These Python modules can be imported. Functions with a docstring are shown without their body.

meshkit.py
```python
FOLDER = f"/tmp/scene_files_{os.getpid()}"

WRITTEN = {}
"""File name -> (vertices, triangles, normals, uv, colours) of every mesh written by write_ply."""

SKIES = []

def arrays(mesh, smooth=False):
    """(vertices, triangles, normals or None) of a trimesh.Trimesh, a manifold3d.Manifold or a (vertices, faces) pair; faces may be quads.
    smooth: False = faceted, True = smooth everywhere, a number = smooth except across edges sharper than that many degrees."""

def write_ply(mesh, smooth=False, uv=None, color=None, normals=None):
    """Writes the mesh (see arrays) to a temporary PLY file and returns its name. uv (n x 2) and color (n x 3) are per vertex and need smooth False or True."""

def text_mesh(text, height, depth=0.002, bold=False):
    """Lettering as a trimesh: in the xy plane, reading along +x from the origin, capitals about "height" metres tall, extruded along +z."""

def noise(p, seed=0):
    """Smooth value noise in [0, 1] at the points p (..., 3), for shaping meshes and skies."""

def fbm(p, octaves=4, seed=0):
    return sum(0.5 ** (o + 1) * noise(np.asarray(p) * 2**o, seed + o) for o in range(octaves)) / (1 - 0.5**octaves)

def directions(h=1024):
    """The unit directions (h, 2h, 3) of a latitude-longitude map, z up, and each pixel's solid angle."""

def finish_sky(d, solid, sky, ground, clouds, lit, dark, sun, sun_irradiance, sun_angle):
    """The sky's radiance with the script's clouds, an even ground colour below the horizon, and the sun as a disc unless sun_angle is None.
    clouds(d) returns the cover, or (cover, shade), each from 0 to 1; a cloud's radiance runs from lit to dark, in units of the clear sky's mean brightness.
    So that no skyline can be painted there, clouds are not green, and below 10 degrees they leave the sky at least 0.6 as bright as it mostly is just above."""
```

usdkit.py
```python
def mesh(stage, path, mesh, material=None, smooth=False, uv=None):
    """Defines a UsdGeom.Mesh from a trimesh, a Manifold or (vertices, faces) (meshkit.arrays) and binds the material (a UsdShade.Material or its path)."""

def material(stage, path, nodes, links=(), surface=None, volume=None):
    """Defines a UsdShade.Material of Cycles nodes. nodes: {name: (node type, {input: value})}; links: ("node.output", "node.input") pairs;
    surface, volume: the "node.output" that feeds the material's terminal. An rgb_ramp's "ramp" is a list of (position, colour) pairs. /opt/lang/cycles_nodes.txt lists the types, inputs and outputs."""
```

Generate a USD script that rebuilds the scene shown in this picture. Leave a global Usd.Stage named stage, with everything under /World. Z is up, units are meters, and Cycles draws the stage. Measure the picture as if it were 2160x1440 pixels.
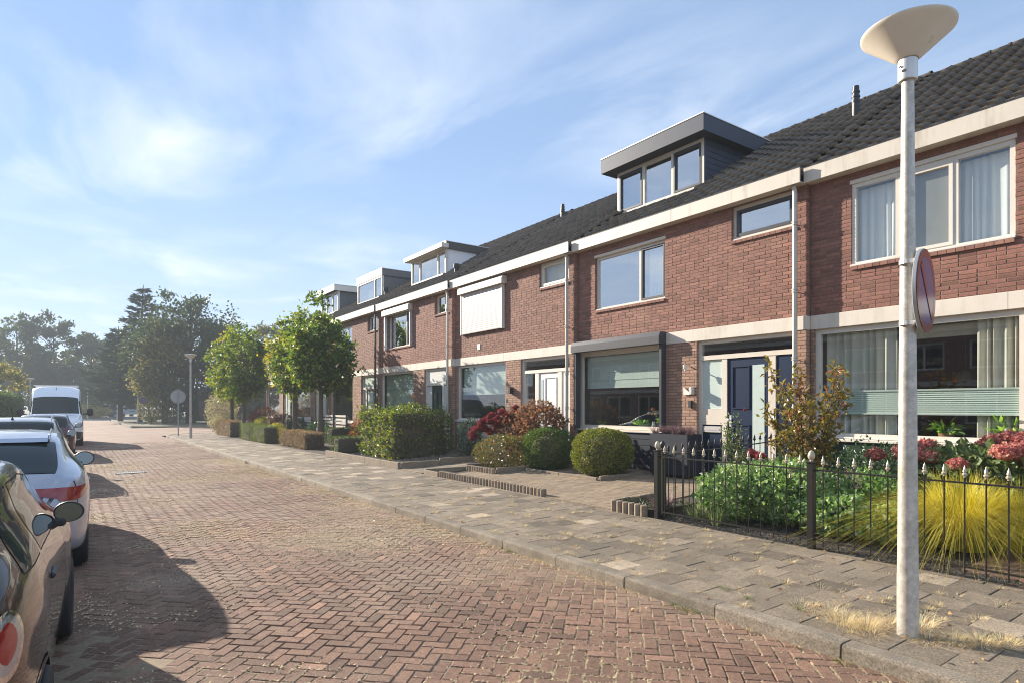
import math, random
import numpy as np, trimesh, usdkit, meshkit
from scipy.spatial import Delaunay
from shapely.geometry import Polygon, box as sbox, Point, LineString
from shapely.ops import unary_union
from shapely import affinity, prepare
from pxr import Usd, UsdGeom, UsdLux, UsdShade, Gf, Sdf, Vt

stage = Usd.Stage.CreateInMemory()
UsdGeom.SetStageUpAxis(stage, 'Z'); UsdGeom.SetStageMetersPerUnit(stage, 1.0)
UsdGeom.Xform.Define(stage, '/World'); UsdGeom.Scope.Define(stage, '/World/Looks')
T = Sdf.ValueTypeNames
# ------------------------------------------------------------------ camera
EYE, YAW, EXPOSURE = 1.70, 35.43, 1.15
cam = UsdGeom.Camera.Define(stage, '/World/camera')
cam.AddTranslateOp().Set((0, 0, EYE)); cam.AddRotateXYZOp().Set((90, 0, -YAW))
cam.CreateHorizontalApertureAttr(36.0); cam.CreateVerticalApertureAttr(24.0)
cam.CreateFocalLengthAttr(36.0 * 1300 / 2160)
cam.CreateVerticalApertureOffsetAttr(137 / 2160 * 36.0)
cam.CreateClippingRangeAttr((0.05, 3000.0)); cam.CreateExposureAttr(EXPOSURE)
# ------------------------------------------------------------------ sky and sun
SUN_AZ, SUN_EL = math.radians(-19.8), math.radians(22.0)      # azimuth from +y, positive towards +x
SKY_STRENGTH, SUN_INTENSITY = 0.064, 1.25
CLOUD_SEED = (11.3, 5.1, 0.0)
dome = UsdLux.DomeLight.Define(stage, '/World/sky')
sky_nodes = {
    'tc': ('texture_coordinate', {}),
    'sky': ('sky_texture', {'sky_type': 'single_scattering', 'sun_disc': False, 'sun_elevation': SUN_EL, 'sun_rotation': SUN_AZ, 'altitude': 0.0, 'air_density': 1.0, 'aerosol_density': 0.05, 'ozone_density': 2.0}),
    'sep': ('separate_xyz', {}), 'zc': ('math', {'math_type': 'maximum', 'value2': 0.04}),
    'dx': ('math', {'math_type': 'divide'}), 'dy': ('math', {'math_type': 'divide'}), 'pl': ('combine_xyz', {'z': 0.0}),
    'mp': ('mapping', {'location': CLOUD_SEED, 'rotation': (0, 0, 0.5), 'scale': (0.85, 0.42, 1.0)}),
    'wisp': ('noise_texture', {'scale': 1.6, 'detail': 9.0, 'roughness': 0.56, 'distortion': 0.5}),
    'big': ('noise_texture', {'scale': 0.55, 'detail': 3.0, 'roughness': 0.5}),
    'wr': ('map_range', {'from_min': 0.44, 'from_max': 0.72, 'to_min': 0.0, 'to_max': 1.0, 'clamp': True}),
    'br': ('map_range', {'from_min': 0.40, 'from_max': 0.66, 'to_min': 0.0, 'to_max': 1.0, 'clamp': True}),
    'hz': ('map_range', {'from_min': 0.0, 'from_max': 0.22, 'to_min': 0.25, 'to_max': 1.0, 'clamp': True}),
    'm1': ('math', {'math_type': 'multiply'}), 'm2': ('math', {'math_type': 'multiply'}), 'm3': ('math', {'math_type': 'multiply', 'value2': 1.05}),
    'tone': ('mix_color', {'blend_type': 'multiply', 'fac': 1.0, 'b': (.86, .98, 1.20), 'use_clamp': False}),
    'lowr': ('map_range', {'range_type': 'smoothstep', 'from_min': 0.0, 'from_max': 0.42, 'to_min': 0.80, 'to_max': 0.0, 'clamp': True}),
    'even': ('mix_color', {'fac': .55, 'b': (3.1, 4.6, 6.9), 'use_clamp': False}),
    'low': ('mix_color', {'b': (4.5, 5.6, 7.4), 'use_clamp': False}),
    'veil': ('math', {'math_type': 'add', 'value2': 0.06, 'use_clamp': True}),
    'mix': ('mix_color', {'b': (7.9, 8.4, 9.0), 'use_clamp': False}),
    'bg': ('background_shader', {'strength': SKY_STRENGTH}),
}
sky_links = [('tc.generated', 'sky.vector'), ('tc.generated', 'sep.vector'), ('sep.z', 'zc.value1'), ('sep.x', 'dx.value1'), ('zc.value', 'dx.value2'),
    ('sep.y', 'dy.value1'), ('zc.value', 'dy.value2'), ('dx.value', 'pl.x'), ('dy.value', 'pl.y'), ('pl.vector', 'mp.vector'),
    ('mp.vector', 'wisp.vector'), ('pl.vector', 'big.vector'), ('wisp.fac', 'wr.value'), ('big.fac', 'br.value'), ('sep.z', 'hz.value'),
    ('wr.result', 'm1.value1'), ('br.result', 'm1.value2'), ('m1.value', 'm2.value1'), ('hz.result', 'm2.value2'), ('m2.value', 'm3.value1'), ('m3.value', 'veil.value1'),
    ('veil.value', 'mix.fac'), ('sky.color', 'tone.a'), ('sep.z', 'lowr.value'), ('lowr.result', 'low.fac'), ('tone.result', 'even.a'), ('even.result', 'low.a'), ('low.result', 'mix.a'), ('mix.result', 'bg.color')]
sky_mat = usdkit.material(stage, '/World/Looks/sky_look', sky_nodes, sky_links, surface='bg.background')
UsdShade.MaterialBindingAPI.Apply(dome.GetPrim()).Bind(sky_mat)
sun = UsdLux.DistantLight.Define(stage, '/World/sun')
sun.CreateNormalizeAttr(True); sun.CreateIntensityAttr(SUN_INTENSITY); sun.CreateAngleAttr(0.5); sun.CreateColorAttr((1.0, 0.90, 0.77))
# the light shines along its -z: first tip it up, then turn it to the azimuth
sun.AddRotateXYZOp().Set((90 - math.degrees(SUN_EL), 0, 180 - math.degrees(SUN_AZ)))

# ------------------------------------------------------------------ helpers
_counts = {}
def path_for(name, parent):
    base = str(parent.GetPath()) if parent is not None else '/World'
    n = _counts.get((base, name), 0); _counts[(base, name)] = n + 1
    return f'{base}/{name}' + (f'_{n:03d}' if n else '')
def tag(p, label=None, cat=None, group=None, kind=None):
    p = p.GetPrim() if hasattr(p, 'GetPrim') else p
    for k, v in (('label', label), ('category', cat), ('group', group), ('kind', kind)):
        if v: p.SetCustomDataByKey(k, v)
    return p
def thing(name, loc=(0, 0, 0), label=None, cat=None, group=None, kind=None, rot=0, parent=None):
    x = UsdGeom.Xform.Define(stage, path_for(name, parent)); x.AddTranslateOp().Set(tuple(float(c) for c in loc))
    if rot: x.AddRotateZOp().Set(float(rot))
    return tag(x, label, cat, group, kind)
def put(name, mesh, mat, parent=None, smooth=False, label=None, cat=None, group=None, kind=None):
    """MB or (v, f) or trimesh -> one Mesh prim; a MB's tints go with it as a primvar."""
    tint = None
    if isinstance(mesh, MB):
        v, f, tint = mesh.arrays()
        mesh = trimesh.Trimesh(v, f, process=False) if smooth not in (False, None, True) else (v, f)
    m = usdkit.mesh(stage, path_for(name, parent), mesh, mat, smooth=smooth)
    if tint is not None and smooth in (False, None, True):
        UsdGeom.PrimvarsAPI(m).CreatePrimvar('tint', T.FloatArray, 'vertex').Set(Vt.FloatArray.FromNumpy(tint.astype(np.float32)))
    return tag(m, label, cat, group, kind)
def copy_of(src, loc, rot=0, label=None, group=None):
    """A thing with the same parts as src at another place."""
    cd = src.GetCustomData()
    t = thing(src.GetName().rstrip('0123456789').rstrip('_'), loc, label or cd.get('label'), cd.get('category'), group or cd.get('group'), rot=rot)
    t.GetReferences().AddInternalReference(src.GetPath()); t.SetInstanceable(True)
    return t

BOXF = np.array([[0, 3, 2, 1], [4, 5, 6, 7], [0, 1, 5, 4], [2, 3, 7, 6], [1, 2, 6, 5], [3, 0, 4, 7]])
class MB:
    """Collects triangles of one mesh, with a tint value for every vertex."""
    def __init__(s): s.v, s.f, s.t, s.n = [], [], [], 0
    def add(s, v, f, tint=0.5):
        v, f = np.asarray(v, float), np.asarray(f, int)
        if f.shape[1] == 4: f = np.vstack([f[:, [0, 1, 2]], f[:, [0, 2, 3]]])
        s.v.append(v); s.f.append(f + s.n); s.n += len(v)
        s.t.append(np.full(len(v), tint, float) if np.ndim(tint) == 0 else np.asarray(tint, float)); return s
    def arrays(s): return np.vstack(s.v), np.vstack(s.f), np.concatenate(s.t)
    def box(s, x0, x1, y0, y1, z0, z1, tint=0.5):
        x0, x1 = min(x0, x1), max(x0, x1); y0, y1 = min(y0, y1), max(y0, y1); z0, z1 = min(z0, z1), max(z0, z1)
        v = [(x0, y0, z0), (x1, y0, z0), (x1, y1, z0), (x0, y1, z0), (x0, y0, z1), (x1, y0, z1), (x1, y1, z1), (x0, y1, z1)]
        return s.add(v, BOXF, tint)
    def cbox(s, x0, x1, y0, y1, z0, z1, ch=0.01, tint=0.5):
        """A box with rounded edges."""
        c = np.array([(x0 + x1) / 2, (y0 + y1) / 2, (z0 + z1) / 2]); h = np.abs(np.array([x1 - x0, y1 - y0, z1 - z0])) / 2; ch = min(ch, h.min() * .95)
        pts = []
        for sx in (-1, 1):
            for sy in (-1, 1):
                for sz in (-1, 1):
                    q = np.array([sx, sy, sz])
                    for k in range(3):
                        d = h - ch; d[k] = h[k]; pts.append(c + q * d)
        m = trimesh.convex.convex_hull(np.array(pts)); return s.add(m.vertices, m.faces, tint)
    def obox(s, c, ax, ay, az, tint=0.5):
        """An oriented box: centre and three half-axis vectors."""
        c, ax, ay, az = (np.asarray(q, float) for q in (c, ax, ay, az))
        v = [c - ax - ay - az, c + ax - ay - az, c + ax + ay - az, c - ax + ay - az, c - ax - ay + az, c + ax - ay + az, c + ax + ay + az, c - ax + ay + az]
        return s.add(v, BOXF, tint)
    def tube(s, pts, r, n=8, tint=0.5, cap=True):
        pts = np.asarray(pts, float); r = np.broadcast_to(np.asarray(r, float), (len(pts),))
        d = np.gradient(pts, axis=0); d /= np.maximum(np.linalg.norm(d, axis=1, keepdims=True), 1e-9)
        up = np.array([0, 0, 1.]) if abs(d[0][2]) < .9 else np.array([1., 0, 0])
        rings = []
        for p, q, rr in zip(pts, d, r):
            a = np.cross(q, up); la = np.linalg.norm(a)
            if la < 1e-3: a = np.cross(q, [0, 1., .1]); la = np.linalg.norm(a)
            a /= la; b = np.cross(q, a)
            th = np.arange(n) * 2 * np.pi / n
            rings.append(p + rr * (np.cos(th)[:, None] * a + np.sin(th)[:, None] * b))
        v = np.vstack(rings); f = []
        for i in range(len(pts) - 1):
            for k in range(n):
                k2 = (k + 1) % n; f.append((i * n + k, i * n + k2, (i + 1) * n + k2, (i + 1) * n + k))
        f = np.array(f); F = np.vstack([f[:, [0, 2, 1]], f[:, [0, 3, 2]]])
        if cap:
            v = np.vstack([v, pts[0], pts[-1]]); a, b = len(v) - 2, len(v) - 1; m = (len(pts) - 1) * n
            F = np.vstack([F, [(a, k, (k + 1) % n) for k in range(n)], [(b, m + (k + 1) % n, m + k) for k in range(n)]])
        return s.add(v, F, tint)
    def lathe(s, prof, n=24, tint=0.5, o=(0, 0, 0), axis='z'):
        """prof: (radius, height) points from bottom to top."""
        th = np.arange(n) * 2 * np.pi / n; v, f = [], []
        for r, z in prof: v += [(r * math.cos(a), r * math.sin(a), z) for a in th]
        for i in range(len(prof) - 1):
            for k in range(n): f.append((i * n + k, i * n + (k + 1) % n, (i + 1) * n + (k + 1) % n, (i + 1) * n + k))
        v = np.array(v)
        if axis == 'x': v = v[:, [2, 0, 1]]
        if axis == 'y': v = v[:, [1, 2, 0]]
        return s.add(v + np.asarray(o), f, tint)
    def prism(s, poly, axis, a0, a1, tint=0.5):
        """Extrudes a 2-D polygon: axis 'y' takes (x, z) points, 'x' takes (y, z), 'z' takes (x, y)."""
        P = poly if isinstance(poly, Polygon) else Polygon(poly)
        m = trimesh.creation.extrude_polygon(P, a1 - a0, engine='earcut'); v = m.vertices.copy(); v[:, 2] += a0
        f = m.faces
        if axis == 'x': v = v[:, [2, 0, 1]]
        if axis == 'y': v = np.column_stack([v[:, 0], v[:, 2], v[:, 1]]); f = f[:, ::-1]
        return s.add(v, f, tint)
    def move(s, M):
        M = np.asarray(M, float); s.v = [q @ M[:3, :3].T + M[:3, 3] for q in s.v]; return s

# ------------------------------------------------------------------ materials
def mat(name, nodes, links, surface): return usdkit.material(stage, '/World/Looks/' + name, nodes, links, surface=surface)
def plain(name, col, rough=.6, var=.12, scale=6., bump=0., bscale=60., metal=0., tint=0., spec=.5, coat=0., grime=None, streak=0., coords='position', dist=.004, speck=0., sscale=140.):
    """A principled surface with mottled colour, optional tint primvar, fine relief and patches of grime."""
    c = np.array(col, float)
    N = {'g': ('geometry', {}), 'tc': ('texture_coordinate', {}), 'n': ('noise_texture', {'scale': scale, 'detail': 6., 'roughness': .6}),
         'r': ('rgb_ramp', {'ramp': [(.25, np.clip(c * (1 - var), 0, 1)), (.5, c), (.75, np.clip(c * (1 + var), 0, 1))]}),
         'p': ('principled_bsdf', {'roughness': rough, 'metallic': metal, 'specular_ior_level': spec, 'coat_weight': coat})}
    src = 'g.position' if coords == 'position' else 'tc.object'
    L = [(src, 'n.vector'), ('n.fac', 'r.fac')]; out = 'r.color'
    if tint:
        N['a'] = ('attribute', {'attribute': 'tint'}); N['am'] = ('map_range', {'from_min': 0., 'from_max': 1., 'to_min': 1 - tint, 'to_max': 1 + tint})
        N['hs'] = ('hsv', {'hue': .5, 'saturation': 1., 'fac': 1.}); L += [('a.fac', 'am.value'), ('am.result', 'hs.value'), (out, 'hs.color')]; out = 'hs.color'
    if grime:
        gc, gs, lo, hi, amt = grime
        N['gn'] = ('noise_texture', {'scale': gs, 'detail': 8., 'roughness': .65}); N['gm'] = ('map_range', {'from_min': lo, 'from_max': hi, 'to_min': 0., 'to_max': amt, 'clamp': True})
        N['gx'] = ('mix_color', {'b': gc}); gsrc = src
        if streak: N['gp'] = ('mapping', {'scale': (1., 1., streak)}); L.append((src, 'gp.vector')); gsrc = 'gp.vector'
        L += [(gsrc, 'gn.vector'), ('gn.fac', 'gm.value'), ('gm.result', 'gx.fac'), (out, 'gx.a')]; out = 'gx.result'
    if speck:
        N['sn'] = ('noise_texture', {'scale': sscale, 'detail': 3., 'roughness': .7}); N['sm'] = ('map_range', {'from_min': .3, 'from_max': .7, 'to_min': 1 - speck, 'to_max': 1 + speck}); N['sh'] = ('hsv', {'hue': .5, 'saturation': 1., 'fac': 1.})
        L += [(src, 'sn.vector'), ('sn.fac', 'sm.value'), ('sm.result', 'sh.value'), (out, 'sh.color')]; out = 'sh.color'
    L.append((out, 'p.base_color'))
    if bump:
        N['bn'] = ('noise_texture', {'scale': bscale, 'detail': 5., 'roughness': .6}); N['b'] = ('bump', {'strength': bump, 'distance': dist})
        L += [(src, 'bn.vector'), ('bn.fac', 'b.height'), ('b.normal', 'p.normal')]
    return mat(name, N, L, 'p.BSDF')
def leafy(name, cols, trans=.35, rough=.45, spec=.4):
    """Leaves: the tint primvar picks a colour, part of the light passes through."""
    n = len(cols); ramp = [(i / max(n - 1, 1), tuple(np.clip(np.array(c) * 1.75, 0, .8))) for i, c in enumerate(cols)]
    N = {'a': ('attribute', {'attribute': 'tint'}), 'r': ('rgb_ramp', {'ramp': ramp}), 'p': ('principled_bsdf', {'roughness': rough, 'specular_ior_level': spec}),
         'h': ('hsv', {'hue': .49, 'saturation': 1.1, 'value': 1.25, 'fac': 1.}), 't': ('translucent_bsdf', {}), 'm': ('mix_closure', {'fac': trans})}
    L = [('a.fac', 'r.fac'), ('r.color', 'p.base_color'), ('r.color', 'h.color'), ('h.color', 't.color'), ('p.BSDF', 'm.closure1'), ('t.BSDF', 'm.closure2')]
    return mat(name, N, L, 'm.closure')
def pane_mat(name, f0=.09, tintc=(.88, .93, .91)):
    """Window glass: clear, with a mirror share that grows towards grazing angles, the same from both sides."""
    N = {'w': ('layer_weight', {'blend': .5}), 'p': ('math', {'math_type': 'power', 'value2': 4.5}), 'k': ('math', {'math_type': 'multiply_add', 'value2': 1 - f0, 'value3': f0}), 't': ('transparent_bsdf', {'color': tintc}), 'g': ('glossy_bsdf', {'roughness': .004, 'color': (1, 1, 1)}), 'm': ('mix_closure', {}),
         'ge': ('geometry', {}), 'n': ('noise_texture', {'scale': .9, 'detail': 1.}), 'b': ('bump', {'strength': .05, 'distance': .02})}
    L = [('w.facing', 'p.value1'), ('p.value', 'k.value1'), ('k.value', 'm.fac'), ('t.BSDF', 'm.closure1'), ('g.BSDF', 'm.closure2'), ('ge.position', 'n.vector'), ('n.fac', 'b.height'), ('b.normal', 'g.normal')]
    return mat(name, N, L, 'm.closure')

M = {}
M['paver'] = plain('paver_brick', (.198, .112, .072), .85, .3, 26., .7, 130., tint=.42, grime=((.33, .25, .17), .42, .46, .66, .6), dist=.008, speck=.4, sscale=70.)
M['joint'] = plain('joint_sand', (.27, .205, .135), .95, .3, 25., .5, 90.)
M['tile'] = plain('paving_tile', (.225, .178, .125), .9, .22, 9., .7, 210., tint=.5, grime=((.10, .085, .06), 1.1, .46, .68, .55), dist=.006, speck=.55, sscale=75.)
M['kerb'] = plain('kerb_concrete', (.235, .195, .145), .9, .25, 7., .7, 160., tint=.2, grime=((.10, .085, .055), 1.8, .46, .66, .6), dist=.006, speck=.55, sscale=75.)
M['asphalt'] = plain('asphalt', (.07, .07, .068), .9, .2, 30.)
M['drive'] = plain('drive_paver', (.255, .19, .125), .9, .22, 14., .5, 150., tint=.3, grime=((.13, .10, .065), .9, .46, .68, .5), speck=.25)
M['soil'] = plain('soil', (.07, .052, .036), .95, .35, 18., .8, 40., dist=.02)
M['ground'] = plain('ground_earth', (.11, .10, .05), .95, .3, 2.)
M['gravel_dark'] = plain('dark_gravel', (.10, .095, .088), .85, .3, 30., tint=.8)
M['gravel_light'] = plain('light_gravel', (.32, .27, .21), .85, .2, 30., tint=.5)
M['brick'] = plain('facade_brick', (.262, .126, .092), .88, .24, 30., .7, 150., tint=.34, grime=((.36, .22, .16), 1.3, .5, .72, .45), dist=.006, speck=.2, streak=.3)
M['brick_a'] = plain('facade_brick_red', (.245, .110, .080), .88, .26, 30., .7, 150., tint=.36, grime=((.34, .20, .15), 1.1, .48, .72, .45), dist=.006, speck=.2, streak=.3)
M['brick_c'] = plain('facade_brick_brown', (.255, .128, .094), .88, .24, 30., .7, 150., tint=.34, grime=((.33, .22, .16), .9, .5, .72, .5), dist=.006, speck=.2, streak=.3)
M['brick_low'] = plain('pier_brick', (.33, .20, .138), .88, .24, 30., .7, 150., tint=.3, speck=.2)
M['mortar'] = plain('brick_mortar', (.20, .125, .092), .95, .16, 30., .4, 120.)
M['white'] = plain('white_paint', (.68, .63, .55), .45, .05, 3., grime=((.48, .42, .32), 1.7, .52, .76, .5), streak=.25)
M['cream'] = plain('cream_frame', (.64, .575, .48), .38, .04, 4.)
M['band'] = plain('band_plaster', (.64, .575, .49), .7, .06, 3., .3, 60., grime=((.40, .35, .27), 4.0, .5, .74, .5), streak=.18)
M['fascia'] = plain('fascia_board', (.60, .54, .45), .5, .05, 2.5, grime=((.33, .28, .20), 5.0, .50, .72, .65), streak=.14)
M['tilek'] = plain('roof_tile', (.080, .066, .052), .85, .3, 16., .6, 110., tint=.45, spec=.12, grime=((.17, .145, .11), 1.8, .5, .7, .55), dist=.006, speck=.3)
M['deck'] = plain('roof_underlay', (.03, .028, .026), .9)
M['anthracite'] = plain('anthracite_panel', (.034, .044, .066), .55, .08, 4., spec=.35)
M['grey_clad'] = plain('grey_cladding', (.115, .115, .118), .6, .12, 6.)
M['screen'] = plain('insect_screen', (.25, .235, .21), .9, .08, 3.)
M['anth_frame'] = plain('anthracite_frame', (.035, .037, .043), .4, .08)
M['navy'] = plain('navy_paint', (.011, .023, .056), .42, .1, 5., spec=.25)
M['navy_board'] = plain('navy_board', (.014, .018, .030), .6, .12, 6., spec=.3)
M['green_board'] = plain('green_board', (.012, .036, .025), .55, .12, 6., spec=.3)
M['dkgreen'] = plain('dark_green_door', (.012, .035, .026), .4, .1)
M['door_white'] = plain('white_door', (.78, .76, .74), .35, .03)
M['frost'] = plain('frosted_glass', (.52, .60, .55), .22, .05, 12.)
M['lace'] = plain('lace_curtain', (.62, .62, .58), .9, .1, 20.)
M['zinc'] = plain('zinc_pipe', (.46, .42, .36), .45, .12, 7., metal=.35, grime=((.22, .2, .16), 4., .55, .75, .5))
M['dkpipe'] = plain('dark_pipe', (.06, .052, .045), .5)
M['alu'] = plain('aluminium', (.62, .60, .57), .4, .06, 6., metal=.6)
M['shutter'] = plain('shutter_slat', (.43, .41, .37), .5, .05, 5.)
M['galv'] = plain('galvanised_steel', (.48, .445, .39), .5, .28, 18., .25, 160., metal=.4, grime=((.24, .21, .15), 3.2, .5, .68, .6), coords='object', speck=.14, sscale=90.)
M['lampshade'] = plain('lamp_shade', (.66, .60, .50), .5, .07, 5., grime=((.26, .22, .13), 6., .6, .78, .55), coords='object')
M['lampcap'] = plain('lamp_cover', (.75, .72, .66), .3, .05, coords='object')
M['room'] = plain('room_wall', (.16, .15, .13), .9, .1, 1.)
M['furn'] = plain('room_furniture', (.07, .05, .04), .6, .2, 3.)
M['curtain'] = plain('curtain_cloth', (.60, .56, .47), .95, .12, 4.)
M['voile'] = plain('voile_cloth', (.66, .66, .66), .95, .05, 3.)
M['blind'] = plain('blind_cloth', (.52, .58, .53), .9, .05, 3.)
M['roman'] = plain('roman_blind', (.44, .50, .42), .9, .06, 3.)
M['pane'] = pane_mat('window_pane', .13)
M['pane_up'] = pane_mat('window_pane_coated', .50)
M['black_iron'] = plain('black_iron', (.022, .020, .018), .38, .2, 12., metal=.3)
M['finial'] = plain('cream_finial', (.42, .36, .26), .45, .2, 40., metal=.2)
M['palisade'] = plain('palisade_concrete', (.25, .19, .13), .92, .25, 15., .6, 120., tint=.3, speck=.3)
M['edging'] = plain('edging_concrete', (.24, .19, .135), .92, .25, 8., .6, 120., speck=.3)
M['bark'] = plain('bark', (.115, .092, .068), .95, .25, 14., .9, 35., dist=.02)
M['bark_far'] = plain('bark_far', (.05, .042, .035), .95, .2, 6.)
M['twig'] = plain('twig', (.09, .07, .045), .9, .2, 20.)
M['pot'] = plain('glazed_pot', (.52, .55, .48), .3, .08, 6.)
M['terracotta'] = plain('terracotta_pot', (.36, .16, .08), .7, .12, 8.)
M['rubber'] = plain('tyre_rubber', (.018, .018, .018), .75, .15, 30., coords='object')
M['blackplastic'] = plain('black_plastic', (.016, .016, .017), .45, .1, coords='object')
M['alloy'] = plain('alloy_rim', (.45, .45, .46), .32, .06, 8., metal=.8, coords='object')
M['dirt'] = plain('dark_underbody', (.012, .012, .012), .9, coords='object')
M['sign_back'] = plain('sign_back', (.33, .34, .35), .5, .08, 5., metal=.4, coords='object')
M['yellow_plate'] = plain('yellow_plate', (.62, .42, .03), .5)
M['sign_red'] = plain('sign_red', (.085, .014, .018), .16, .08, coords='object')
M['sign_blue'] = plain('sign_blue', (.03, .035, .10), .16, .08, coords='object')
M['sign_white'] = plain('sign_white', (.66, .65, .63), .4, .05, coords='object')
M['grate'] = plain('iron_grate', (.045, .042, .038), .6, .2, 20., metal=.5)
M['heather'] = leafy('heather_bloom', [(.07, .045, .045), (.14, .085, .095), (.19, .13, .125)], .2)
M['straw'] = leafy('dry_grass', [(.30, .21, .10), (.46, .35, .19), (.58, .46, .28)], .25, .7, .2)
M['joint_moss'] = leafy('joint_moss', [(.36, .28, .17), (.50, .40, .26), (.20, .165, .08)], .15, .8, .1)
M['weed'] = leafy('weed_green', [(.05, .08, .02), (.10, .14, .035)], .3)
M['dead_leaf'] = leafy('fallen_leaf', [(.22, .12, .05), (.36, .22, .09), (.16, .07, .04)], .2)
# ------------------------------------------------------------------ where things stand
_s, _c = math.sin(math.radians(YAW)), math.cos(math.radians(YAW))
def seen(p):
    """How large something at p shows in the frame (0 outside it); used only to decide which pieces are prims of their own."""
    f = p[0] * _s + p[1] * _c
    if f < .5: return 0.
    u = (p[0] * _c - p[1] * _s) / f; w = (p[2] - EYE) / f
    return 1 / (f * f) if abs(u) < .86 and -.48 < w < .69 else 0.
KERB_X, FRONT_X, ZH = 4.19, 6.56, 0.32
def gz(x): return np.interp(x, [4.3, 7.3, 10.2], [.11, .17, ZH])
def paver(mb, poly, zt, rng, th=.03, ch=.004, tint=.5, tilt=.006, zfun=None):
    P = np.asarray(poly, float)
    if np.sum(P[:, 0] * np.roll(P[:, 1], -1) - P[:, 1] * np.roll(P[:, 0], -1)) < 0: P = P[::-1]
    c = P.mean(0); n = len(P)
    ins = c + (P - c) * (1 - ch * 1.6 / np.maximum(np.linalg.norm(P - c, axis=1, keepdims=True), .02))
    tx, ty = rng.normal(0, tilt, 2)
    zz = lambda Q: zt + (Q[:, 0] - c[0]) * tx + (Q[:, 1] - c[1]) * ty + (0 if zfun is None else zfun(Q[:, 0]))
    z1, z2 = zz(P), zz(ins)
    v = np.vstack([np.column_stack([P, z1 - th]), np.column_stack([P, z1 - ch]), np.column_stack([ins, z2])])
    f = []
    for k in range(n):
        k2 = (k + 1) % n
        for b in (0, n): f += [(b + k, b + k2, b + n + k2), (b + k, b + n + k2, b + n + k)]
    f += [(2 * n, 2 * n + k, 2 * n + k + 1) for k in range(1, n - 1)]
    mb.add(v, f, tint)
def lay(parent, name, pieces, m, rng, limit=300, **kw):
    """pieces: (polygon, z top, tint). The ones that show largest become prims, the rest one mesh."""
    zf = kw.get('zfun')
    key = [seen((p[0].mean(0)[0], p[0].mean(0)[1], p[1] + (0 if zf is None else float(zf(p[0].mean(0)[0]))))) for p in pieces]
    order = np.argsort(key)[::-1]; rest = MB()
    for i, k in enumerate(order):
        mb = MB() if i < limit else rest
        paver(mb, pieces[k][0], pieces[k][1], rng, tint=pieces[k][2], **kw)
        if i < limit: put(name, mb, m, parent)
    if rest.n: put(name + 's_beyond', rest, m, parent, kind='stuff')
def sheet(pts, zf, step=None):
    """A sheet over a rectangle (x0, x1, y0, y1) following the height function zf(x)."""
    x0, x1, y0, y1 = pts; xs = np.unique(np.concatenate([[x0, x1], [q for q in (4.3, 7.3, 10.2) if x0 < q < x1]]))
    v, f = [], []
    for i, x in enumerate(xs): v += [(x, y0, zf(x)), (x, y1, zf(x))]
    for i in range(len(xs) - 1): f.append((2 * i, 2 * i + 2, 2 * i + 3, 2 * i + 1))
    return MB().add(v, f)

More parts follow.
